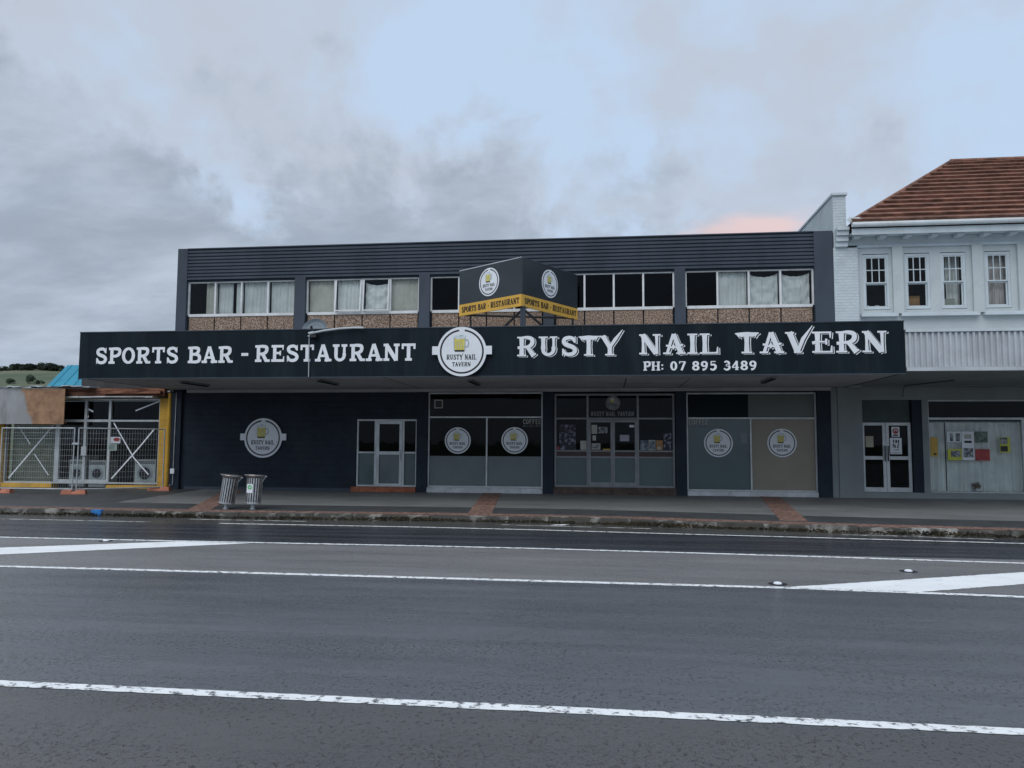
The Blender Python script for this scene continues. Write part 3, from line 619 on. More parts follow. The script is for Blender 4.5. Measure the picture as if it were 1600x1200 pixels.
# hill far behind
hill_m = mat('pasture', (0.070, 0.105, 0.055), 0.95, 0.2, 0.02, c2=(0.125, 0.135, 0.08), lo=.42, hi=.62, dirt=(.05, .075, .04), dirt_sc=.03, dirt_amt=.6)
mb = MB(); g = []
for j in range(22):
    row = []
    for i in range(60):
        X_ = -700+i*16; Y_ = 150+j*20; u = (Y_-150)/270
        prof = math.sin(min(u, 1)*math.pi/2)**1.4 if u <= 1 else 1-.3*(u-1)
        hz = (43.2+1.2*math.sin(X_*.031+1)+max(0, min(1, (X_+355)/40))*1.6)*prof
        hz += 1.5*math.sin(X_*.05+Y_*.03)*prof
        if X_ > -200: hz *= max(0, 1-(X_+200)/160)
        row.append((X_, Y_, hz-1.2))
    g.append(row)
for j in range(21):
    for i in range(59): mb.face((g[j][i], g[j][i+1], g[j+1][i+1], g[j+1][i]))
obj('hill', mb, hill_m, kind='structure', origin=(0, 0, 0), smooth=True)
def hill_z(X_, Y_):
    fj, fi = (Y_-150)/20, (X_+700)/16; j, i = int(fj), int(fi); a, b = fj-j, fi-i
    return (g[j][i][2]*(1-b)+g[j][i+1][2]*b)*(1-a)+(g[j+1][i][2]*(1-b)+g[j+1][i+1][2]*b)*a
def crown_mesh(seed, n=700):
    rnd = random.Random(seed); m_ = MB(); cl = [(rnd.uniform(-.6, .6), rnd.uniform(-.6, .6), rnd.uniform(.3, .95), rnd.uniform(.25, .5)) for _ in range(11)]
    for _ in range(n):
        cx_, cy_, cz_, r_ = rnd.choice(cl); d = Vector((rnd.gauss(0, 1), rnd.gauss(0, 1), rnd.gauss(0, 1))).normalized()*r_*rnd.uniform(.7, 1.05)
        p = Vector((cx_, cy_, cz_))+d; a = Vector((rnd.gauss(0, 1), rnd.gauss(0, 1), rnd.gauss(0, 1))).normalized()*.11; b = a.orthogonal().normalized()*.09
        m_.face([p-a, p+b, p+a, p-b])
    return m_
protos = []
for k in range(3):
    m_ = crown_mesh(k); me = bpy.data.meshes.new('crown'); me.from_pydata(m_.v, [], m_.f); me.materials.append(foliage); protos.append(me)
tm = bpy.data.meshes.new('trunk'); tb = MB().tube([(0, 0, 0), (.02, 0, .25), (0, .03, .55)], [.06, .045, .025], 7); tm.from_pydata(tb.v, [], tb.f); tm.materials.append(bark)
def tree(X_, Y_, s_, k, lb, grp=None, sz=1.0):
    t = thing('tree', (X_, Y_, hill_z(X_, Y_)-.25), lb, 'tree', grp); t.scale = (s_, s_, s_*sz)
    for nm, me in (('trunk', tm), ('crown', protos[k % 3])):
        o = bpy.data.objects.new(nm, me); col.objects.link(o); o.parent = t
    t.rotation_euler.z = k*1.3; return t
rnd = random.Random(4)
for k in range(40): tree(-346+k*1.65+rnd.uniform(-.8, .8), 356+rnd.uniform(-4, 4), rnd.uniform(1.5, 2.4)+(1.2 if 14 < k < 34 else 0), k, 'dark tree in the row along the top of the green hill', 'trees along the hilltop')
for X_, Y_, s_, lb, sz in ((-261, 285, 2.1, 'round dark tree on the open pasture slope of the hill', 1), (-251.4, 285, 2.1, 'tall pointed dark tree halfway down the green hill', 1.6), (-247, 285, 1.7, 'low broad tree at the foot of the pasture beside the blue roof', .9)): tree(X_, Y_, s_, int(s_*10), lb, None, sz)
t = thing('blue_roofed_building', (-33, 18, -.5), 'building with a bright blue hipped metal roof behind the fenced shop', 'building')
obj('wall', MB().box(-30.2, -20.3, 15.3, 26.6, -.6, 4.49), greywall, t)
mb = MB(); A = [(-30.46, 15, 4.5), (-20, 15, 4.5), (-20, 27, 4.5), (-30.46, 27, 4.5)]; T1, T2 = (-30.4, 16.5, 5.82), (-21.5, 16.5, 5.82); T3, T4 = (-30.4, 25.5, 5.82), (-21.5, 25.5, 5.82)
mb.face((A[0], A[1], T2, T1)); mb.face((A[1], A[2], T4, T2)); mb.face((A[2], A[3], T3, T4)); mb.face((A[3], A[0], T1, T3)); mb.face((T1, T2, T4, T3))
rf = obj('roof', mb, tealroof, t)
for k in range(14):
    xa_ = -30.1+k*.62
    obj('roof_rib', MB().tube([(xa_, 15.0, 4.515), (xa_, 16.5, 5.835)], .02, 5), tealroof, rf)

# ================================================================== TAVERN
PIL = [(-14.04, -13.70), (-9.99, -9.63), (-5.89, -5.54), (-1.95, -1.62), (2.04, 2.36), (6.12, 6.66)]
tav = thing('tavern_building', (-3.7, 6, 0), 'two storey charcoal tavern with ribbed parapet, curtained upper windows and dark shopfronts', 'building')
sh = MB(); sh.box(-14.03, -13.8, .12, 12, 0, 7.7); sh.box(6.4, 6.65, .12, 12, 0, 7.7); sh.box(-13.8, 6.4, 11.8, 12, 0, 7.7)
obj('side_wall', sh, slate, tav)
obj('roof', MB().box(-13.8, 6.4, .3, 11.8, 7.45, 7.6), slate, tav)
obj('upper_floor', MB().box(-13.8, 6.4, .16, 11.8, 3.2, 3.55), interior, tav)
obj('ground_floor', MB().box(-13.8, 6.4, .3, 11.8, -.1, .04), interior, tav)
obj('inner_wall', MB().box(-13.8, 6.4, 3.4, 3.5, .04, 7.45), interior, tav)
for k, (a, b) in enumerate(PIL):
    obj('pilaster', MB().box(a, b, -.06, .3, 3.2, 7.87 if k in (0, 5) else 6.83), slate, tav)
# parapet cladding: folded horizontal ribs
mb = MB(); n = 9; z0, z1 = 6.83, 7.84; hgt = (z1-z0)/n; prof = []
for k in range(n):
    zb = z0+k*hgt; prof += [(-.045, zb), (-.045, zb+hgt*.62), (-.005, zb+hgt*.70), (-.005, zb+hgt*.93)]
prof.append((-.045, z1))
for (ya, za), (yb, zb) in zip(prof, prof[1:]): mb.face([(-13.70, ya, za), (6.12, ya, za), (6.12, yb, zb), (-13.70, yb, zb)])
mb.box(-13.70, 6.12, .01, .28, 6.83, 7.82)
par = obj('parapet_cladding', mb, slate, tav)
obj('parapet_cap', MB().box(-13.70, 6.12, -.07, .3, 7.842, 7.875), slate, tav)
obj('lintel', MB().box(-13.70, 6.12, .0, .26, 6.78, 6.826), navy, tav)
def bay(k, spec):
    x0, x1 = PIL[k][1], PIL[k+1][0]; zt, zb = 6.77, 5.67; w = (x1-x0-.08)/4
    fm = MB(); fm.box(x0, x0+.05, .06, .14, zb, zt); fm.box(x1-.05, x1, .06, .14, zb, zt); fm.box(x0+.05, x1-.05, .04, .16, zb-.06, zb+.03); fm.box(x0+.05, x1-.05, .06, .14, zt-.04, zt)
    for j in (1, 2, 3): fm.box(x0+.04+j*w-.028, x0+.04+j*w+.028, .05, .15, zb+.03, zt-.04)
    win = obj('upper_window', fm, winwhite, tav)
    for j in range(4):
        a, b = x0+.04+j*w+.028, x0+.04+(j+1)*w-.028
        if spec[j][0] == 'o':      # top hung sash pushed open a little at the bottom
            mbk = MB(); o_ = .10
            for (p0, p1, q0, q1) in ((a, a+.04, zb+.03, zt-.05), (b-.04, b, zb+.03, zt-.05)):
                mbk.hexa([(p0, .03-o_, q0), (p1, .03-o_, q0), (p1, .06-o_, q0), (p0, .06-o_, q0), (p0, .03, q1), (p1, .03, q1), (p1, .06, q1), (p0, .06, q1)])
            mbk.box(a+.04, b-.04, .03-o_, .06-o_, zb+.03, zb+.07)
            obj('open_sash', mbk, winwhite, win)
            obj('pane', MB().face([(a, .045-o_, zb+.03), (b, .045-o_, zb+.03), (b, .045, zt-.05), (a, .045, zt-.05)]), G, win)
        else: obj('pane', MB().face([(a, .10, zb), (b, .10, zb), (b, .10, zt), (a, .10, zt)]), G if spec[j][0] != 'd' else GD, win)
        kind = spec[j][1]; sd_ = k*10+j
        if kind == 'w': curtain('curtain', a+.01, b-.01, zb+.0, zt-.03, .24, curt, win, .018, .12, seed=sd_)
        elif kind == 'c': curtain('curtain', a-.02, b+.02, zb+.0, zt-.02, .24, curtc, win, .008, .16, seed=sd_)
        elif kind == 's': curtain('curtain', a+.02, b-.02, zb+.02, zt-.10, .24, curt, win, .02, .17, swag=.10, seed=sd_)
        elif kind == 'h': curtain('curtain', (a+b)/2+.05, b+.02, zb, zt-.03, .24, curtc, win, .015, .12, seed=sd_)
        elif kind == 'g': curtain('curtain', a, a+.50, zb, zt-.03, .24, curt, win, .015, .12, seed=sd_); curtain('curtain', a+.62, b, zb, zt-.03, .24, curt, win, .015, .12, seed=sd_+3)
    for j in range(4):
        a, b = x0+.04+j*w+.022, x0+.04+(j+1)*w-.022
        obj('aggregate_panel', MB().box(a, b, .06, .12, 4.75, zb-.075), aggr, tav)
    obj('spandrel_backing', MB().box(x0, x1, .125, .2, 3.56, zb-.06), navy, tav)
bay(0, [('x', 'h'), ('x', 'g'), ('x', 'w'), ('x', 'w')]); bay(1, [('x', 'c'), ('o', 'w'), ('o', 's'), ('x', 'c')])
bay(2, [('d', ''), ('d', 'w'), ('d', ''), ('d', '')]); bay(3, [('d', ''), ('d', ''), ('d', ''), ('d', '')]); bay(4, [('d', ''), ('x', 'w'), ('x', 's'), ('x', 's')])
# ground floor
obj('block_wall', MB().box(-13.70, -7.86, -.0, .25, 0, 3.1).box(-7.86, -5.89, 0, .25, 2.26, 3.1), navyblock, tav)
obj('wall_base', MB().box(-13.55, -7.86, -.025, -.001, 0, .09), slate, tav)
for k, (a, b) in enumerate([(-14.04, -13.70), (-5.89, -5.56), (-1.96, -1.63), (2.02, 2.34), (6.09, 6.47)]): obj('column', MB().box(a, b, -.10, .30, -.1, 3.1), navy, tav)
obj('beam', MB().box(-13.5, 6.47, -.16, .3, 3.102, 3.199), soffit, tav)
obj('column', MB().box(6.472, 6.66, -.06, .3, -.1, 3.199), greywall, tav)
def pane(x0, x1, z0, z1, m, parent, y=.09, name='pane'): return obj(name, MB().face([(x0, y, z0), (x1, y, z0), (x1, y, z1), (x0, y, z1)]), m, parent)
# small side door
obj('door_step', MB().box(-7.95, -5.9, -.16, .25, 0, .15), brickred, tav)
mb = MB(); frame_rect(mb, -7.84, -5.895, .155, 2.255, .05, .03, .12); mb.box(-7.27, -7.21, .03, .12, .205, 2.205); mb.box(-6.37, -6.31, .03, .12, .205, 2.205); mb.box(-7.79, -7.27, .035, .115, 1.19, 1.24); mb.box(-6.31, -5.945, .035, .115, 1.19, 1.24)
ds = obj('door_surround', mb, alum, tav)
for a, b in ((-7.79, -7.27), (-6.31, -5.945)): pane(a, b, .205, 1.19, film_teal, ds); pane(a, b, 1.24, 2.205, GD, ds)
mb = MB(); frame_rect(mb, -7.205, -6.375, .16, 2.20, .09, .02, .10); mb.box(-7.115, -6.465, .025, .095, 1.15, 1.25)
dr = obj('door', mb, alum, tav); pane(-7.115, -6.465, .25, 1.15, film, dr, .07); pane(-7.115, -6.465, 1.25, 2.11, GD, dr, .07)
obj('handle', MB().tube([(-6.42, -.03, 1.0), (-6.42, -.03, 1.3)], .015, 8), galv, dr)
# shop window between second and third column
mb = MB(); frame_rect(mb, -5.55, -1.965, .16, 3.09, .045, .02, .12); mb.box(-5.505, -2.01, .025, .115, 2.30, 2.345); mb.box(-3.725, -3.68, .03, .11, .205, 2.30)
sw = obj('shop_window', mb, alum, tav)
for a, b in ((-5.505, -3.725), (-3.68, -2.01)): pane(a, b, 1.12, 2.30, GD, sw); pane(a, b, .205, 1.12, film, sw)
pane(-5.505, -2.01, 2.345, 3.045, GD, sw)
obj('sill', MB().box(-5.56, -1.96, -.05, .3, 0, .155), sillw, tav)
# entrance
mb = MB(); frame_rect(mb, -1.61, 2.0, .21, 3.04, .06, .02, .12)
for a in (-.60, .91): mb.box(a-.03, a+.03, .015, .125, .27, 2.98)
mb.box(-1.55, -.63, .022, .118, 2.26, 2.31); mb.box(-.57, .88, .022, .118, 2.26, 2.31); mb.box(.94, 1.94, .022, .118, 2.26, 2.31)
for a, b in ((-1.55, -.63), (.94, 1.94)): mb.box(a, b, .024, .116, 1.28, 1.325); mb.box(a, b, .024, .116, 1.095, 1.14)
en = obj('entrance_frame', mb, alumd, tav)
for a, b in ((-1.55, -.63), (-.57, .88), (.94, 1.94)): pane(a, b, 2.31, 2.98, GD, en)
for a, b in ((-1.55, -.63), (.94, 1.94)): pane(a, b, 1.325, 2.26, GD, en); pane(a, b, 1.14, 1.28, maroon, en, .085, 'rail_panel'); pane(a, b, .27, 1.095, film_teal, en)
for a, b in ((-.565, .153), (.159, .875)):
    mb = MB(); mb.box(a, a+.06, .0, .10, .24, 2.25); mb.box(b-.06, b, .0, .10, .24, 2.25); mb.box(a+.06, b-.06, .0, .10, 2.17, 2.25); mb.box(a+.06, b-.06, .002, .098, .24, .36); mb.box(a+.06, b-.06, .004, .096, 1.28, 1.325); mb.box(a+.06, b-.06, .004, .096, 1.095, 1.14)
    d_ = obj('entrance_door', mb, alumd, tav)
    pane(a+.06, b-.06, .36, 1.095, film_teal, d_, .05); pane(a+.06, b-.06, 1.14, 1.28, maroon, d_, .05, 'rail_panel'); pane(a+.06, b-.06, 1.325, 2.17, GD, d_, .05)
obj('entrance_step', MB().box(-1.63, 2.02, -.09, .3, 0, .207), brickdk, tav)
# right hand shop window
mb = MB(); frame_rect(mb, 2.345, 6.085, .14, 3.06, .045, .02, .12); mb.box(2.39, 6.04, .025, .115, 2.275, 2.32); mb.box(4.19, 4.235, .03, .11, .185, 2.275)
sw2 = obj('shop_window', mb, alum, tav)
pane(2.39, 4.19, .185, 2.275, film_teal, sw2); pane(4.235, 6.04, .185, 2.275, film_beige, sw2); pane(2.39, 4.16, 2.32, 3.015, film_dark, sw2); pane(4.161, 6.04, 2.32, 3.015, film_olive, sw2)
obj('sill', MB().box(2.345, 6.085, -.05, .3, 0, .135), sillw, tav)
# ------------------------------------------------------------------ canopy with the long fascia sign
FY = -4.6
can = thing('canopy', (-3.5, -2.3, 3.2), 'deep tavern canopy with long black fascia lettered in white', 'canopy')
obj('soffit', MB().box(-13.98, 6.86, FY+.05, -.17, 3.205, 3.30), soffit, can)
obj('canopy_roof', MB().box(-13.98, 6.86, FY+.06, -.07, 3.72, 3.78), zinc, can)
xs_ = [-14.03, -10.6, -7.0, -4.2, -.6, 3.1, 6.92]
for a, b in zip(xs_, xs_[1:]): obj('fascia_panel', MB().box(a, b-.004, FY, FY+.045, 3.20, 4.42), board, can)
obj('fascia_return', MB().box(-14.03, -13.985, FY+.047, -.07, 3.2, 4.42).box(6.875, 6.92, FY+.047, -.07, 3.2, 4.42), board, can)
obj('fascia_trim', MB().box(-14.04, 6.93, FY-.012, FY+.05, 4.421, 4.445).box(-14.04, 6.93, FY-.008, FY+.045, 3.175, 3.199), slate, can)
fr = Frame((0, FY, 0))
text_on(fr, 'SPORTS BAR', SLAB, -13.55, -9.68, 3.58, .43, can, white, per_letter=True)
text_on(fr, '-', SLAB, -9.47, -9.24, 3.60, .43, can, white, per_letter=True)
text_on(fr, 'RESTAURANT', SLAB, -9.08, -4.80, 3.595, .435, can, white, per_letter=True)
text_on(fr, 'RUSTY', DECO, -2.22, .30, 3.68, .485, can, white, per_letter=True, shadow=(.075, -.05), gap=.10)
text_on(fr, 'NAIL', DECO, .78, 2.68, 3.70, .49, can, white, per_letter=True, shadow=(.075, -.05), gap=.10)
text_on(fr, 'TAVERN', DECO, 3.08, 6.53, 3.70, .50, can, white, per_letter=True, shadow=(.075, -.05), gap=.10)
text_on(fr, 'PH: 07 895 3489', PHON, .87, 3.55, 3.30, .22, can, white, name='phone_number', gap=.1)
for xl, y0_, y1_ in ((-11.65, -3.7, -2.2), (-7.6, -4.0, -2.5), (-3.6, -3.6, -2.1), (4.1, -3.9, -2.4)):
    lb_ = MB().box(xl-.06, xl+.06, y0_, y1_, 3.165, 3.203); l_ = obj('batten_light', lb_, greywall, can)
    for s_ in (-.035, .035): obj('tube_lamp', MB().tube([(xl+s_, y0_+.05, 3.14), (xl+s_, y1_-.05, 3.14)], .016, 8), black, l_)
obj('soffit_joint', MB().box(.47, .50, -3.5, -.3, 3.198, 3.204).box(2.1, 2.12, -3.3, -.3, 3.198, 3.204).box(-5.75, -5.73, -4.4, -.3, 3.198, 3.204), darkin, can)
roundel('round_sign', (-3.60, FY-.07, 3.80), (1, 0, 0), .62, 'big round white beer mug sign on the black canopy fascia', 'sign', tabs=True, thick=.05)
roundel('round_sign', (-10.91, -.03, 1.655), (1, 0, 0), .63, 'round white beer mug sign on the dark blockwork wall', 'sign', tabs=True)
decal_disc = mat('decal_white', (0.40, 0.41, 0.42), .5, .06)
for X_, Z_, r_, lb in ((-4.62, 1.60, .41, 'round beer mug decal on the shop window, beside the boxed vent'), (-2.84, 1.61, .41, 'round beer mug decal on clear glass just under the word COFFEE'), (3.28, 1.56, .42, 'round beer mug decal on the teal filmed window'), (5.11, 1.57, .42, 'round beer mug decal on the beige window panel')):
    roundel('window_decal', (X_, .085, Z_), (1, 0, 0), r_, lb, 'decal', 'beer mug decals on the shop windows', thick=.003, disc_m=white)
roundel('window_decal', (.17, .085, 2.76), (1, 0, 0), .22, 'small faded beer mug decal above the double entrance doors', 'decal', thick=.003, disc_m=glyphgrey)
t = thing('window_lettering', (.16, .08, 2.36), 'faded name lettering on the glass over the double doors', 'lettering'); text_on(Frame((0, .085, 0)), 'RUSTY NAIL TAVERN', DECO, -.50, .80, 2.365, .13, t, glyphgrey)
for x0, x1, lb in ((-2.58, -2.03, 'COFFEE lettering on dark glass above a beer mug decal'), (2.42, 2.98, 'COFFEE lettering on the teal filmed glass')):
    t = thing('window_lettering', ((x0+x1)/2, .08, 2.03), lb, 'lettering'); f2 = Frame((0, .085, 0))
    cs = dict(stem=.16, thin=.15, sf=.12, sx=.0, deco=False); text_on(f2, 'COFFEE', cs, x0, x1, 2.11, .155, t, pbeige, gap=.16); text_on(f2, 'AVAILABLE HERE', cs, x0, x1, 2.03, .05, t, glyphgrey, gap=.12)
t = thing('wall_vent', (-5.25, .05, 2.6), 'small square vent frame in the dark glass above the shop window', 'vent'); obj('vent_frame', frame_rect(MB(), -5.37, -5.10, 2.60, 2.87, .03, .05, .085), pbeige, t); obj('vent_grille', MB().box(-5.335, -5.135, .07, .08, 2.635, 2.835), darkin, t)
# ------------------------------------------------------------------ V shaped sign on the canopy roof
AP, LE, RE = Vector((-2.28, -3.2, 0)), Vector((-4.27, -1.7, 0)), Vector((-.87, -.75, 0))
t = thing('v_shaped_sign', (-2.28, -3.1, 3.78), 'V shaped black and yellow sign on a post above the canopy', 'sign')
vboard = mat('v_sign_slate', (0.022, 0.030, 0.036), .3, .12, 1.0)
for a, b, side in ((LE, AP, 0), (AP, RE, 1)):
    u = (b-a).normalized(); L_ = (b-a).length; f2 = Frame(a, u); n = f2.n
    def slab(name, z0, z1, m, th=.06, d=0.0, inset=0.0):
        p = [a+u*inset+n*d, a+u*(L_-inset)+n*d, a+u*(L_-inset)+n*(d-th), a+u*inset+n*(d-th)]
        return obj(name, MB().hexa([(q.x, q.y, z0) for q in p]+[(q.x, q.y, z1) for q in p]), m, t)
    pan = slab('sign_panel', 5.53, 6.52, vboard); bd = slab('yellow_band', 5.20, 5.527, yellow, .06, .004, .0)
    slab('edge_trim', 6.521, 6.545, zinc if side == 0 else slate, .07, .006)
    text_on(f2, 'SPORTS BAR - RESTAURANT', dict(DECO, stem=.24, deco=False), .05*L_, .97*L_, 5.285, .16, bd, black, d0=.004, kind='stuff')
    c_ = f2.p(L_*(.50 if side == 0 else .48), 6.03, .0)
    roundel('roundel', c_, u, .40, None, None, thick=.008, parent=pan)
obj('post', MB().tube([(-2.25, -3.05, 3.78), (-2.25, -3.05, 5.22)], .10, 4), slate, t)
for p, q in (((-2.25, -3.0, 5.15), (-3.4, -2.2, 4.3)), ((-2.25, -3.0, 5.15), (-1.2, -1.6, 4.3)), ((-3.9, -1.9, 5.2), (-3.85, -1.9, 3.78)), ((-1.0, -1.0, 5.2), (-1.0, -1.0, 3.78)), ((-4.1, -1.75, 5.22), (-1.0, -.95, 5.22)), ((-3.4, -2.2, 4.3), (-3.45, -2.15, 3.78)), ((-1.2, -1.6, 4.3), (-1.15, -1.55, 3.78))): obj('brace', MB().tube([p, q], .035, 6), black, t)
# satellite dish, conduit
t = thing('satellite_dish', (-8.15, -3.0, 3.78), 'grey satellite dish peeking over the canopy fascia by a pilaster', 'satellite dish')
mb = MB(); k = 28
for r0, r1, d0, d1 in ((0.001, .15, .10, .09), (.15, .28, .09, .06), (.28, .37, .06, 0)):
    for i in range(k):
        a, b = 2*math.pi*i/k, 2*math.pi*(i+1)/k; P = lambda r_, an, d_: (-8.13+r_*math.cos(an), -3.0+d_+.3*r_*math.sin(an), 4.65+.95*r_*math.sin(an))
        mb.face([P(r0, a, d0), P(r1, a, d1), P(r1, b, d1), P(r0, b, d0)])
obj('dish', mb, dishm, t, smooth=True); obj('mast', MB().tube([(-8.13, -2.85, 3.78), (-8.13, -2.85, 4.6)], .03, 8), galv, t); obj('feed_arm', MB().tube([(-8.13, -2.95, 4.35), (-8.0, -3.5, 4.6)], .015, 6), galv, t); obj('feed_horn', MB().tube([(-8.0, -3.5, 4.58), (-8.0, -3.55, 4.68)], .035, 8), black, t)
t = thing('conduit_arm', (-7.62, FY-.04, 3.2), 'thin grey conduit with bent pipe arm crossing the fascia lettering', 'conduit')
obj('conduit', MB().tube([(-7.60, FY-.04, 3.19), (-7.61, FY-.04, 4.25)], .014, 8), galv, t)
obj('pipe_arm', MB().tube([(-7.58, FY-.07, 4.31), (-7.2, FY-.10, 4.375), (-6.8, FY-.10, 4.42), (-6.4, FY-.10, 4.44), (-6.15, FY-.10, 4.435)], .028, 8), zinc, t); obj('elbow', MB().tube([(-7.61, FY-.04, 4.25), (-7.6, FY-.06, 4.31), (-7.48, FY-.08, 4.33)], .045, 8), zinc, t)
obj('floodlight', MB().box(-7.55, -7.38, FY-.16, FY-.03, 4.20, 4.27), black, t)
# posters in the entrance
def poster(x0, x1, z0, z1, m, label, y=.04, extra=None):
    t_ = thing('poster', ((x0+x1)/2, y, z0), label, 'poster', None); obj('sheet', MB().box(x0, x1, y-.003, y, z0, z1), m, t_)
    for (a, b, c, d, mm) in (extra or []):
        w_, h_ = x1-x0, z1-z0; obj('print', MB().face([(x0+a*w_, y-.006, z0+c*h_), (x0+b*w_, y-.006, z0+c*h_), (x0+b*w_, y-.006, z0+d*h_), (x0+a*w_, y-.006, z0+d*h_)]), mm, t_)
    return t_
ye = .08
poster(-.82, -.64, 1.335, 1.61, pbeige, 'pale notice beside the entrance doors at the foot of dark glass', ye)
poster(-1.46, -.96, 1.335, 2.10, floral, 'large dark floral print in the glass beside the entrance doors', ye)
poster(-1.54, -1.47, 1.335, 1.43, red, 'tiny red card in the lower corner beside the floral print', ye)
poster(-.48, -.31, 1.82, 2.09, pbeige, 'narrow pale notice high on the entrance door of many papers', .045)
poster(-.27, -.0, 1.84, 2.03, pgrey, 'landscape grey notice high on the entrance door of many papers', .045)
poster(-.45, -.35, 1.62, 1.77, pbeige, 'smallest notice halfway up the entrance door of many papers', .045)
poster(-.48, -.22, 1.345, 1.53, pbeige, 'wide pale notice low on the entrance door of many papers', .045, [(.1, .9, .2, .8, pgrey)])
poster(-.14, .08, 1.33, 1.37, amber, 'thin amber strip low on the entrance door of many papers', .045)
poster(.37, .65, 1.60, 1.79, mat('print_lilac', (.36, .35, .42), .6, .05), 'single pale lilac notice in the middle of the emptier entrance door', .045)
poster(.66, .80, 2.02, 2.09, white, 'bright white sticker at the top of the emptier entrance door', .045)
poster(.98, 1.21, 1.335, 1.63, pblue, 'blue grey poster in side glass next to the door frame', ye)
poster(1.225, 1.43, 1.335, 1.64, pbeige, 'pale blue poster between a blue and an orange poster', ye, [(.1, .9, .1, .9, pblue)])
poster(1.45, 1.65, 1.335, 1.63, cardb, 'orange brown poster in the side glass of the entrance', ye, [(.2, .7, .05, .35, pbeige)])
poster(1.67, 1.90, 1.335, 1.85, floral, 'dark floral print beside the orange brown poster', ye)
poster(3.92, 4.11, 1.55, 1.87, film, 'plain faded sheet on the teal window near the mullion', .085)

# ================================================================== RIGHT HAND BUILDING
rb = thing('stucco_building', (11, 6, 0), 'pale stucco two storey building with brown tiled hip roof and sash windows', 'building')
X0, X1 = 6.67, 16.0
obj('party_wall', MB().box(6.69, 7.06, .10, 14, 0, 8.93), pbrickside, rb)
obj('brick_pier', MB().box(6.67, 7.36, -.06, .098, 3.2, 7.34).box(6.69, 7.06, -.06, .098, 7.34, 8.93), pbrick, rb)
obj('parapet_cap', MB().box(6.66, 7.10, -.12, 14, 8.931, 9.0), trim, rb)
mb = MB()
for k, (z0, z1, d) in enumerate(((7.36, 7.50, .10), (7.505, 7.66, .17), (7.665, 7.80, .24), (7.805, 7.90, .30))): mb.box(6.72, 7.06, -.06-d, -.062, z0, z1)
obj('corbel', mb, trim, rb)
wins = [(7.52, 8.26), (8.70, 9.39), (9.69, 10.38), (10.90, 11.59), (12.2, 12.9), (13.2, 13.9)]
zb, zt = 5.50, 7.14
wm = MB(); ed = [7.362]+[v for w_ in wins for v in w_]+[X1]
for a, b in zip(ed[::2], ed[1::2]): wm.box(a, b, .04, .3, 5.20, 7.34)
for a, b in wins: wm.box(a, b, .04, .3, 5.20, zb-.02); wm.box(a, b, .04, .3, zt+.02, 7.34)
wm.box(7.362, X1, .04, .3, 3.2, 5.20)
obj('wall', wm, stucco, rb)
obj('inner_wall', MB().box(7.07, X1, 2.6, 2.7, 0, 7.9).box(7.07, X1, .3, 2.6, 3.2, 3.5).box(7.07, X1, .3, 2.6, 7.8, 7.9).box(7.07, X1, .35, 2.6, -.1, .1).box(X1, X1+.2, .04, 12, -.1, 8), interior, rb)
for a, b in ((8.33, 8.62), (10.53, 10.82), (11.76, 12.05)): obj('stucco_pier', MB().box(a, b, -.05, .039, 5.36, 7.34), stucco, rb)
for a, b in ((7.41, 8.43), (8.52, 10.65), (10.78, 12.1)): obj('window_sill', MB().box(a, b, -.13, .039, 5.27, 5.345).box(a+.04, b-.04, -.06, .039, 5.345, 5.38), trim, rb)
for k, (a, b) in enumerate(wins):
    mb = MB(); frame_rect(mb, a, b, zb, zt, .07, .06, .16); zm = 6.28
    w_ = obj('sash_window', mb, trim, rb)
    mb = MB(); ia, ib = a+.07, b-.07; frame_rect(mb, ia+.002, ib-.002, zm, zt-.072, .035, .07, .115)
    for f_ in (1/3, 2/3): xx = ia+(ib-ia)*f_; mb.box(xx-.013, xx+.013, .078, .11, zm+.035, zt-.107)
    zc = (zm+zt-.07)/2; mb.box(ia+.037, ib-.037, .08, .108, zc-.013, zc+.013); obj('upper_sash', mb, trim, w_)
    mb = MB(); frame_rect(mb, ia+.002, ib-.002, zb+.072, zm-.002, .035, .115, .155); obj('lower_sash', mb, trim, w_)
    pane(ia, ib, zm, zt-.07, G, w_, .095); pane(ia, ib, zb+.07, zm, G, w_, .135)
    if k == 2: curtain('curtain', ia+.22, ib+.05, zb, zt, .42, curt, w_, .03, .16, seed=5)
    if k in (3, 4): curtain('curtain', ia-.1, ib+.1, zb, zt, .30, curtp, w_, .03, .13, seed=9)
obj('inner_sill', MB().box(7.4, 12, .305, .75, 5.45, 5.55), trim, rb)
t = thing('cardboard_box', (9.0, .48, 5.55), 'brown cardboard box on the window sill between clear sashes', 'box'); obj('carton', MB().box(8.80, 9.20, .35, .6, 5.555, 5.86), cardb, t); obj('flap', MB().hexa([(8.80, .35, 5.86), (9.2, .35, 5.86), (9.2, .36, 5.86), (8.8, .36, 5.86), (8.82, .30, 5.93), (9.18, .30, 5.93), (9.18, .31, 5.93), (8.82, .31, 5.93)]), cardb, t)
t = thing('white_box', (9.95, .4, 5.55), 'low white box on the sill of the half curtained sash window', 'box'); obj('carton', MB().box(9.80, 10.16, .33, .5, 5.555, 5.80), pbeige, t); obj('lid', MB().box(9.79, 10.17, .32, .51, 5.80, 5.83), pbeige, t)
for x_, lb in ((7.72, 'upright white card on the sill of the first sash window'), (8.0, 'folded white card like a tent in the first sash window')):
    obj('card', MB().hexa([(x_-.07, .35, 5.552), (x_+.07, .35, 5.552), (x_+.07, .45, 5.552), (x_-.07, .45, 5.552), (x_-.05, .39, 5.68), (x_+.06, .39, 5.68), (x_+.06, .40, 5.68), (x_-.05, .40, 5.68)]), white, None, label=lb, cat='card')
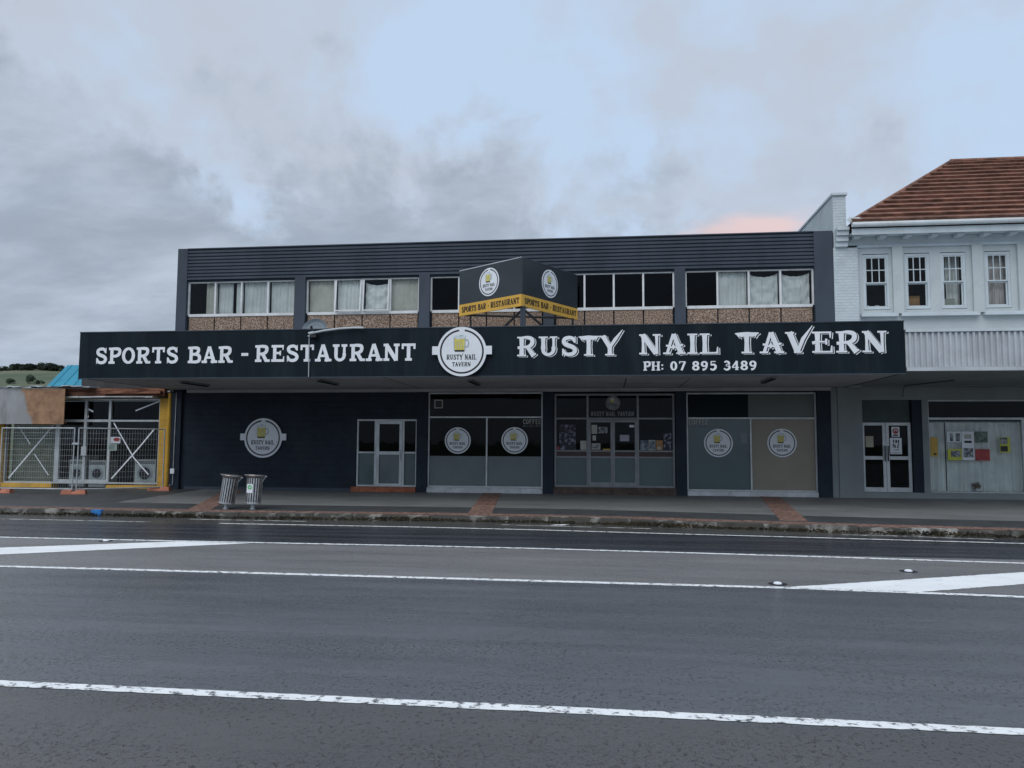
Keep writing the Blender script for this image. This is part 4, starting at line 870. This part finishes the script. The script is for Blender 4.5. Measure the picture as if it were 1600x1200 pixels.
# cornice, gutter, roof
obj('cornice', MB().box(7.362, X1, -.03, .3, 7.342, 7.42).box(7.07, X1, .0, .3, 7.42, 7.66), trim, rb)
obj('eave_soffit', MB().box(7.10, X1, -.42, .0, 7.665, 7.70), trim, rb)
obj('fascia_board', MB().box(7.10, X1, -.46, -.42, 7.62, 7.80), trim, rb)
for k in range(13): xx = 7.28+k*.71; obj('eave_bracket', MB().box(xx-.09, xx+.09, -.36, -.002, 7.56, 7.664), trim, rb)
gt = MB().tube([(7.08, -.53, 7.90), (X1, -.53, 7.90)], .075, 10); obj('gutter', gt, mat('gutter_paint', (.55, .60, .62), .5, .06, 3, dirt=(.33, .30, .27), dirt_amt=.4), rb)
EX, EY, EZ = 7.05, -.52, 7.96; pr, ph = 4.95, 3.45
rfm = MB(); rfm.face([(EX, EY, EZ), (X1+6, EY, EZ), (X1+6, EY+pr, EZ+ph), (EX+pr, EY+pr, EZ+ph)]); rfm.face([(EX, EY+2*pr, EZ), (EX, EY, EZ), (EX+pr, EY+pr, EZ+ph)]); rfm.face([(X1+6, EY+2*pr, EZ), (EX, EY+2*pr, EZ), (EX+pr, EY+pr, EZ+ph), (X1+6, EY+pr, EZ+ph)])
rf = obj('roof', rfm, tile, rb)
NC = 15; rnd = random.Random(8)
for k in range(NC):
    f0, f1 = k/NC, (k+1.12)/NC; f1 = min(f1, 1)
    mb = MB(); xs0 = EX+pr*f0; xx = xs0+rnd.uniform(0, .1); nrm = Vector((0, -ph, pr)).normalized()
    while xx < 15.6:
        wd = .41; xa, xb = xx, xx+wd-.004; sag = rnd.uniform(-.005, .005)
        def P(x_, f_, h_): return (max(x_, EX+pr*f_), EY+pr*f_+nrm.y*h_, EZ+ph*f_+nrm.z*h_)
        lo, hi = .105+sag, .012
        mb.hexa([P(xa, f0, .004), P(xb, f0, .004), P(xb, f1, .004), P(xa, f1, .004), P(xa, f0, lo), P(xb, f0, lo+rnd.uniform(-.003, .003)), P(xb, f1, hi), P(xa, f1, hi)]); xx += wd
    obj('tile_course', mb, tile, rf)
obj('ridge_cap', MB().tube([(EX+pr-.05, EY+pr, EZ+ph+.02), (16, EY+pr, EZ+ph+.02)], .09, 8), tile, rf)
obj('hip_cap', MB().tube([(EX+.05, EY+.05, EZ+.06), (EX+pr, EY+pr, EZ+ph+.03)], .075, 8), tile, rf)
obj('lead_flashing', MB().hexa([(7.0, -.5, 7.98), (7.45, -.5, 7.98), (7.45, -.3, 8.1), (7.0, -.3, 8.1), (7.08, -.48, 8.12), (7.36, -.48, 8.10), (7.3, -.3, 8.2), (7.08, -.3, 8.2)]), stucco, rf)
# canopy with corrugated fascia
cr = thing('corrugated_canopy', (11, -2.3, 3.25), 'grey canopy with vertical corrugated iron fascia on the stucco building', 'canopy')
mb = MB(); xx = 6.95; prev = None; k = 0
while xx < 15:
    for dx, dy in ((0, 0), (.05, 0), (.066, -.05), (.112, -.05)):
        p = (xx+dx, FY+.04+dy)
        if prev: mb.face([(prev[0], prev[1], 3.34), (p[0], p[1], 3.34), (p[0], p[1], 4.16), (prev[0], prev[1], 4.16)])
        prev = p
    xx += .128
obj('corrugated_sheet', mb, zinc, cr)
obj('fascia_back', MB().box(6.95, 15, FY+.06, FY+.10, 3.30, 4.2), greywall, cr)
obj('top_flashing', MB().box(6.95, 15, FY-.03, FY+.12, 4.165, 4.235), trim, cr); obj('bottom_trim', MB().box(6.95, 15, FY-.02, FY+.05, 3.25, 3.335), zinc, cr)
obj('soffit', MB().box(6.95, 15, FY+.05, -.1, 3.24, 3.295), greywall, cr)
obj('canopy_roof', MB().box(6.95, 15, FY+.13, -.08, 4.0, 4.08), zinc, cr)
obj('rain_pipe', MB().tube([(8.35, -.4, 2.9), (8.37, -.5, 3.2), (9.0, -2.2, 3.22)], .014, 6), darkin, cr)
# its ground floor
obj('shop_pier', MB().box(6.665, 7.34, -.09, .35, -.1, 3.2), greywall, rb)
obj('shop_header', MB().box(7.342, X1, -.05, .35, 2.83, 3.2), greywall, rb)
obj('plinth', MB().box(7.342, X1, -.04, .35, -.1, .165), greywall, rb)
obj('transom_panel', MB().box(7.342, 8.72, .12, .2, 2.18, 2.829), greendk, rb)
obj('dark_post', MB().box(8.74, 9.0, -.0, .3, .166, 2.829), navy, rb); obj('pale_post', MB().box(9.002, 9.17, -.03, .3, .166, 2.829), greywall, rb)
for a, b in ((7.35, 8.02), (8.03, 8.72)):
    mb = MB(); frame_rect(mb, a, b, .17, 2.175, .085, .08, .16); mb.box(a+.085, b-.085, .085, .155, 1.10, 1.20); mb.box(a+.085, b-.085, .085, .155, .255, .30)
    d_ = obj('shop_door', mb, alum, rb); pane(a+.085, b-.085, .30, 1.10, GD, d_, .12); pane(a+.085, b-.085, 1.20, 2.09, GD, d_, .12)
    hx = b-.04 if a < 8 else a+.04
    obj('handle', MB().tube([(hx, .03, 1.05), (hx, .03, 1.5)], .016, 8), darkin, d_)
mb = MB(); frame_rect(mb, 9.175, 14, .17, 2.825, .035, .04, .12); mb.box(9.21, 13.965, .045, .115, 2.26, 2.32); mb.box(11.70, 11.80, .04, .12, .205, 2.26)
sw3 = obj('display_window', mb, alum, rb); pane(9.21, 13.96, .205, 2.26, G, sw3); pane(9.21, 13.96, 2.32, 2.79, GD, sw3)
for a, b, s_ in ((9.22, 9.72, 1), (9.74, 10.75, 2), (10.73, 11.2, 3), (11.18, 12.4, 4)): curtain('curtain', a, b, .20, 2.2, .32, curt, sw3, .035, .2, seed=s_)
obj('curtain_rod', MB().tube([(9.2, .30, 2.2), (13.9, .30, 2.2)], .02, 6), galv, sw3)
py_ = .085
poster(9.24, 9.44, 1.20, 1.75, amber, 'tall amber poster near the edge of the curtained display window', py_, [(.4, .8, .08, .18, black)])
poster(9.70, 10.08, 1.61, 1.92, white, 'white poster with two dark portraits in the display window', py_, [(.2, .45, .1, .85, pgrey), (.62, .92, .1, .85, pgrey)])
poster(10.10, 10.43, 1.10, 1.92, white, 'tall white poster in the middle of the display window', py_, [(.2, .8, .6, .68, black), (.2, .8, .75, .9, pbeige), (.1, .9, .1, .42, pgrey)])
poster(10.45, 10.80, 1.61, 1.92, pgreen, 'dark green landscape poster in the display window', py_)
poster(9.71, 10.09, 1.10, 1.42, lime, 'lime poster with a dark picture in the display window', py_, [(.22, .9, .3, .85, pgrey)])
poster(10.45, 10.84, 1.09, 1.42, red, 'dark red landscape poster in the display window', py_)
poster(11.12, 11.39, 1.33, 1.76, lime, 'yellow poster with two dark pictures in the display window', py_, [(.05, .75, .55, .97, pgrey), (.05, .75, .06, .42, black)])
poster(7.47, 7.69, 1.46, 1.78, mat('print_cream', (.40, .40, .30), .7, .1), 'cream notice alone on the glass of the shop door leaf', .11)
t = poster(8.20, 8.42, 1.76, 2.05, white, 'white sticker with a red round emblem on the shop door', .11, [(.15, .85, .08, .25, pgrey)])
mb = MB(); f2 = Frame((8.31, .103, 1.93)); disc(mb, f2, .085, 0, 0, 20); obj('emblem', mb, red, t); mb = MB(); ribbon(mb, f2, [(-.05, -.01), (0, .05), (.05, -.01)], [.012]*3, .002, 0); obj('emblem_mark', mb, white, t)
t = poster(8.15, 8.47, 1.26, 1.73, white, 'white poster with large black NZ letters on the shop door', .11, [(.25, .35, .68, .9, black), (.45, .6, .68, .88, black), (.66, .78, .68, .88, black), (.25, .75, .24, .29, pgrey), (.1, .9, .07, .1, pgrey)])
text_on(Frame((0, .104, 0)), 'NZ', dict(SMALL, sx=0, stem=.24), 8.21, 8.41, 1.44, .12, t, black, d0=-.004, per_letter=True)
t = thing('flower_vase', (10.50, .2, .205), 'small vase of dried flowers on the display window floor', 'vase'); obj('vase', MB().lathe([(.001, 0), (.045, .0), (.055, .05), (.03, .09), (.04, .10)], 14, (10.5, .2, .206)), white, t, smooth=True)
mb = MB(); rnd = random.Random(2)
for _ in range(160):
    d = Vector((rnd.gauss(0, 1), rnd.gauss(0, 1), rnd.gauss(0, .8))).normalized()*rnd.uniform(.04, .115); p = Vector((10.5, .2, .38))+d; a = Vector((rnd.gauss(0, 1), rnd.gauss(0, 1), rnd.gauss(0, 1))).normalized()*.022; b = a.orthogonal().normalized()*.018
    mb.face([p-a, p+b, p+a, p-b])
obj('flowers', mb, mat('dried_flowers', (.14, .08, .05), .8, .5, 20, c2=(.35, .25, .18)), t)

# ================================================================== LEFT SHOP
ls = thing('fenced_shop', (-17.3, 4, 0), 'low yellow shop with aluminium front and rusty awning, fenced off', 'building')
obj('yellow_pier', MB().box(-14.47, -14.17, -.05, .3, 0, 2.93).box(-20.6, -20.02, -.05, .3, 0, 2.9), yelblock, ls)
obj('yellow_plinth', MB().box(-20.02, -18.2, -.04, .3, 0, .14).box(-16.25, -14.47, -.04, .3, 0, .10), yel, ls)
obj('yellow_downpipe', MB().tube([(-14.10, -.12, .05), (-14.10, -.12, 3.1)], .055, 10), yel, ls)
obj('side_wall', MB().box(-14.16, -14.05, .0, 8, 0, 3.1).box(-24, -20.6, .0, .3, 0, 3.0).box(-24, -14.16, 7.8, 8, 0, 3.1), yelblock, ls)
obj('inner_wall', MB().box(-20.6, -14.2, 3.0, 3.1, 0, 3.0).box(-20.6, -14.2, .31, 3.0, -.05, .03), interior, ls)
obj('roof', MB().hexa([(-24, -.2, 3.12), (-14.06, -.2, 3.12), (-14.06, 8, 3.3), (-24, 8, 3.3), (-24, -.2, 3.17), (-14.06, -.2, 3.17), (-14.06, 8, 3.36), (-24, 8, 3.36)]), zinc, ls)
mb = MB(); frame_rect(mb, -20.0, -14.48, .14, 2.92, .05, .02, .12)
for a, w_ in ((-18.10, .16), (-17.12, .09), (-16.26, .08)): mb.box(a-w_/2, a+w_/2, .015, .125, .19, 2.87)
mb.box(-19.95, -18.18, .025, .115, 2.16, 2.22); mb.box(-18.02, -17.165, .025, .115, 2.16, 2.24); mb.box(-17.075, -16.30, .025, .115, 2.16, 2.24); mb.box(-16.22, -14.53, .025, .115, 2.17, 2.23); mb.box(-18.02, -16.3, .025, .115, .19, .27)
sf = obj('shopfront_frame', mb, alum, ls)
for a, b in ((-19.95, -18.18), (-18.02, -17.165), (-17.075, -16.30), (-16.22, -14.53)): pane(a, b, .19, 2.16, G, sf); pane(a, b, 2.24, 2.87, GD, sf)
obj('lock_box', MB().box(-17.2, -17.02, -.03, .02, 1.05, 1.35), alum, sf)
mb = MB()
for k in range(18): mb.box(-19.95, -18.2, .32+.004*(k % 2), .335, .2+k*.108, .2+k*.108+.10)
obj('roller_blind', mb, mat('blind_olive', (.20, .20, .16), .8, .15, 1.5), ls)
def tape(name, P, w_=.045, y=.075):
    mbk = MB(); f2 = Frame((0, y, 0)); ribbon(mbk, f2, P, [w_/2]*len(P), 0, 0); obj(name, mbk, white, sf)
tape('window_tape', [(-19.85, .28), (-18.25, 2.12)]); tape('window_tape', [(-19.6, 2.05), (-19.12, 1.42)], .035, .073); tape('window_tape', [(-18.95, 1.1), (-18.4, .4)], .03, .073)
tape('window_tape', [(-16.15, .30), (-15.2, 1.35), (-14.7, 1.95)]); tape('window_tape', [(-16.15, 2.14), (-15.4, 1.0), (-14.85, .45)], .04, .071); tape('window_tape', [(-17.15, 2.62), (-16.9, 2.50)], .05); tape('window_tape', [(-15.4, 2.53), (-14.55, 2.85)], .04)
poster(-17.2, -17.05, 2.30, 2.37, white, 'tiny white sticker on the dark transom glass of the fenced shop', .07)
obj('rusty_beam', MB().box(-17.9, -14.15, -.35, -.06, 2.99, 3.24), rust, ls)
obj('parapet', MB().box(-17.3, -14.06, -.02, .3, 3.175, 3.75), darkin, ls)
mb = MB(); rnd = random.Random(14); xx = -17.85
while xx < -14.6: w_ = rnd.uniform(.25, .5); mb.box(xx, xx+w_-.01, -.40+rnd.uniform(-.02, .02), -.05, 2.945+rnd.uniform(-.01, .01), 2.985); xx += w_
obj('peeling_trim', mb, winwhite, ls)
# stained box fascia of its awning
aw = thing('stained_awning', (-18.5, -.9, 2.05), 'grey sheet metal awning fascia with a big rust stain over the fenced shop', 'awning')
def stained():
    m = mat('stained_metal', (.30, .31, .32), .7, .15, 1.2, stretch=(1, 1, .35), dirt=(.13, .135, .13), dirt_sc=1.6, dirt_amt=.8).copy(); t = m.node_tree; b = t.nodes['Principled BSDF']
    src = b.inputs['Base Color'].links[0].from_socket
    tcn = t.nodes.new('ShaderNodeTexCoord'); s = t.nodes.new('ShaderNodeSeparateXYZ'); t.links.new(tcn.outputs['Object'], s.inputs[0])
    nz = t.nodes.new('ShaderNodeTexNoise'); nz.inputs['Scale'].default_value = 2.2; nz.inputs['Detail'].default_value = 8; t.links.new(tcn.outputs['Object'], nz.inputs['Vector'])
    def ma(op, a, c):
        q = t.nodes.new('ShaderNodeMath'); q.operation = op
        for i, v in enumerate((a, c)):
            if isinstance(v, (int, float)): q.inputs[i].default_value = v
            else: t.links.new(v, q.inputs[i])
        return q.outputs[0]
    v = ma('ADD', ma('ADD', s.outputs[0], ma('MULTIPLY', s.outputs[2], .35)), ma('MULTIPLY', nz.outputs[0], .6))
    mr = t.nodes.new('ShaderNodeMapRange'); t.links.new(v, mr.inputs[0]); mr.inputs[1].default_value = 2.30; mr.inputs[2].default_value = 2.42
    n2 = t.nodes.new('ShaderNodeTexNoise'); n2.inputs['Scale'].default_value = 3.5; n2.inputs['Detail'].default_value = 8; t.links.new(tcn.outputs['Object'], n2.inputs['Vector'])
    rx = t.nodes.new('ShaderNodeMix'); rx.data_type = 'RGBA'; t.links.new(n2.outputs[0], rx.inputs[0]); rx.inputs[6].default_value = (.06, .02, .01, 1); rx.inputs[7].default_value = (.50, .30, .17, 1)
    mx = t.nodes.new('ShaderNodeMix'); mx.data_type = 'RGBA'; t.links.new(mr.outputs[0], mx.inputs[0]); t.links.new(src, mx.inputs[6]); t.links.new(rx.outputs[2], mx.inputs[7]); t.links.new(mx.outputs[2], b.inputs['Base Color'])
    return m
AY = -.62
st_m = stained()
for a, b in ((-23.0, -20.3), (-20.294, -17.42)): obj('fascia_sheet', MB().box(a, b, AY, AY+.03, 2.07, 3.22), st_m, aw, origin=(-20.6, AY, 2.07))
obj('awning_box', MB().box(-23, -17.44, AY+.031, -.42, 2.10, 2.16), rust, aw)
mb = MB(); rnd = random.Random(6); xx = -23
while xx < -16.6:
    w_ = rnd.uniform(.18, .42); z_ = 3.27+rnd.uniform(-.015, .03); mb.hexa([(xx, AY-.06+rnd.uniform(-.04, .04), z_), (xx+w_, AY-.06, z_+rnd.uniform(-.02, .02)), (xx+w_, -.1, 3.27), (xx, -.1, 3.27), (xx, AY-.06, z_+.03), (xx+w_, AY-.06, z_+.03), (xx+w_, -.1, 3.31), (xx, -.1, 3.31)]); xx += w_-.01
obj('roof_edge', mb, zinc, aw)
obj('rafter', MB().box(-16.2, -14.2, -.5, -.36, 3.06, 3.14), rust, aw)
# conduit and box on the tavern corner
t = thing('meter_conduit', (-13.87, -.13, 0), 'thin grey conduit with a switch box on the tavern corner', 'conduit'); obj('conduit', MB().tube([(-13.87, -.12, 3.1), (-13.89, -.12, .15), (-14.0, -.12, .12)], .014, 8), galv, t); obj('switch_box', MB().box(-13.96, -13.83, -.17, -.105, .50, .66), white, t)
# washing machines inside
def washer(x0, x1, y0, h, label, big=True, side=None):
    t_ = thing('washing_machine', ((x0+x1)/2, y0+.3, .03), label, 'washing machine', 'washing machines in the fenced shop'); obj('body', MB().box(x0, x1, y0, y0+.6, .03, .03+h), appliance, t_)
    cx_, cz_ = (x0+x1)/2, .03+h*.50; r_ = (x1-x0)*.33; f2 = Frame((cx_, y0, cz_)); mbk = MB()
    ribbon(mbk, f2, [(r_*math.cos(2*math.pi*i/24), r_*math.sin(2*math.pi*i/24)) for i in range(25)], [.035]*25, .012, 0); d_ = obj('door_ring', mbk, galv, t_)
    mbk = MB(); disc(mbk, f2, r_-.03, .008, 0, 24); obj('door_glass', mbk, dkglass, d_)
    obj('control_panel', MB().box(x0+.03, x1-.03, y0-.012, y0-.001, .03+h-.14, .03+h-.03), alumd, t_)
washer(-17.03, -16.44, .17, .86, 'white front loading washing machine straight behind the shop door pane')
washer(-15.40, -14.68, .17, .90, 'wide white washing machine in the corner next to the yellow pier')
washer(-17.75, -17.2, .2, .88, 'white washing machine beside the broad shopfront post')
t = thing('white_cabinet', (-18.25, 1.3, .03), 'plain white appliance standing behind the washing machines', 'appliance'); obj('body', MB().box(-18.5, -17.9, 1.3, 1.9, .03, 1.0), appliance, t); obj('handle', MB().box(-18.4, -18.2, 1.27, 1.3, .85, .9), alumd, t)
# temporary fence
def fence(A, Bp, label):
    A, Bp = Vector(A), Vector(Bp); u = (Bp-A).normalized(); L_ = (Bp-A).length; t_ = thing('temporary_fence', tuple((A+Bp)/2), label, 'fence', 'temporary fence panels')
    z0, z1 = .10, 1.93; P = lambda s_, z_: tuple(A+u*s_+Vector((0, 0, z_)))
    obj('frame', MB().tube([P(0, .02), P(0, z1)], .021, 8).tube([P(L_, .02), P(L_, z1)], .021, 8).tube([P(0, z1-.02), P(L_, z1-.02)], .02, 8).tube([P(0, z0), P(L_, z0)], .02, 8), galv, t_)
    m_ = MB(); n_ = int(L_/.075)
    for i_ in range(1, n_): m_.tube([P(L_*i_/n_, z0), P(L_*i_/n_, z1-.02)], .0028, 4, cap=False)
    for i_ in range(1, 11): m_.tube([P(0, z0+(z1-z0)*i_/11), P(L_, z0+(z1-z0)*i_/11)], .0028, 4, cap=False)
    obj('wire_mesh', m_, galv, t_, kind='stuff'); return t_
fence((-18.22, -2.2, 0), (-15.80, -2.25, 0), 'wire mesh fence panel standing parallel to the shop front')
fence((-15.66, -2.25, 0), (-13.86, -.72, 0), 'wire mesh fence panel turned in towards the tavern corner')
obj('fence_clamp', MB().box(-15.84, -15.62, -2.29, -2.20, 1.42, 1.48), galv, None, label='small steel clamp joining the two fence panels', cat='clamp')
for cx_, cy_, an, lb in ((-18.15, -2.2, .1, 'orange fence foot under the outer end of the straight panel'), (-15.73, -2.25, .35, 'orange fence foot under the joint of both panels'), (-13.93, -.75, .1, 'orange fence foot beside the yellow pier at the tavern corner')):
    mb = MB(); c_, s_ = math.cos(an), math.sin(an)
    def Q(a, b, z_): return (cx_+a*c_-b*s_, cy_+a*s_+b*c_, z_+pz(cx_, cy_))
    for (a0, a1, hb) in ((-.34, -.06, .12), (.06, .34, .12), (-.06, .06, .075)): mb.hexa([Q(a0, -.12, .0), Q(a1, -.12, .0), Q(a1, .12, .0), Q(a0, .12, .0), Q(a0*.92, -.09, hb), Q(a1*.92, -.09, hb), Q(a1*.92, .09, hb), Q(a0*.92, .09, hb)])
    obj('orange_block', mb, orange, None, label=lb, cat='block', group='orange blocks weighing down the fence')
# signs wired to the fence
u = Vector((1.8, 1.53, 0)).normalized(); base = Vector((-15.66, -2.25, 0))
for s_, z0, w_, h_, m_, lb, ex in ((.98, 1.46, .27, .20, white, 'white warning sign with red emblem wired to the fence', True), (.90, 1.24, .25, .20, mat('print_mint', (.42, .52, .49), .6, .05), 'pale green notice hanging under the warning sign', False)):
    f2 = Frame(base+u*s_, u); t = thing('fence_sign', tuple(f2.p(0, z0, .03)), lb, 'sign')
    P = [f2.p(-w_/2, z0, .025), f2.p(w_/2, z0, .025), f2.p(w_/2, z0, .02), f2.p(-w_/2, z0, .02)]; obj('plate', MB().hexa(P+[p+Vector((0, 0, h_)) for p in P]), m_, t)
    mb = MB()
    if ex: mb.face([f2.p(.03+.085*math.cos(a), z0+.12+.055*math.sin(a), .028) for a in [2*math.pi*i/20 for i in range(20)]])
    else:
        for k in range(5): ribbon(mb, f2, [(-.09, z0+.17-k*.03), (.09-.03*(k % 2), z0+.17-k*.03)], [.006]*2, .028, 0)
    obj('print', mb, red if ex else pgreen, t)
# litter bins
def litter_bin(X_, Y_, lean, label, sticker):
    t_ = thing('litter_bin', (0, 0, 0), label, 'litter bin', 'slatted steel litter bins'); k = 20
    obj('stem', MB().lathe([(.075, 0), (.075, .015), (.05, .02), (.05, .16)], 14), galv, t_)
    obj('liner', MB().lathe([(.001, .15), (.155, .15), (.16, .74), (.001, .74)], 20), darkin, t_)
    m_ = MB()
    for i_ in range(k):
        a = 2*math.pi*i_/k; c_, s_ = math.cos(a), math.sin(a)
        def Q(r_, w_, z_): return (r_*c_-w_*s_, r_*s_+w_*c_, z_)
        m_.hexa([Q(.170, -.017, .13), Q(.182, -.017, .13), Q(.182, .017, .13), Q(.170, .017, .13), Q(.178, -.017, .75), Q(.190, -.017, .75), Q(.190, .017, .75), Q(.178, .017, .75)])
    obj('slats', m_, steel, t_); obj('hoop', MB().lathe([(.166, .145), (.186, .145), (.186, .175)], 24), galv, t_)
    obj('rim', MB().lathe([(.175, .745), (.20, .77), (.255, .815), (.26, .83), (.245, .832), (.18, .80), (.16, .78)], 28), steel, t_, smooth=True)
    obj('bracket', MB().tube([(.185, 0, .66), (.27, 0, .80), (.30, 0, .80)], .012, 6), galv, t_)
    if sticker:
        m_ = MB(); f2 = Frame((-.02, -.197, .40)); P = [f2.p(-.075, 0, 0), f2.p(.075, 0, 0), f2.p(.075, 0, -.004), f2.p(-.075, 0, -.004)]; s = obj('sticker', m_.hexa(P+[p+Vector((0, 0, .21)) for p in P]), white, t_)
        m_ = MB(); f3 = Frame((-.02, -.199, .535)); disc(m_, f3, .058, 0, 0, 20); obj('green_emblem', m_, green, s)
        m_ = MB(); ribbon(m_, f3, [(-.025, .0), (-.005, -.02), (.03, .025)], [.008]*3, .002, 0); obj('tick_mark', m_, white, s)
    t_.location = (X_, Y_, pz(X_, Y_)); t_.rotation_euler = (R(-2), R(lean), 0)
litter_bin(-9.22, -5.62, 7.5, 'leaning steel slatted litter bin without a sticker near the kerb', False)
litter_bin(-8.55, -5.58, 2.0, 'upright steel slatted litter bin with a green and white sticker', True)
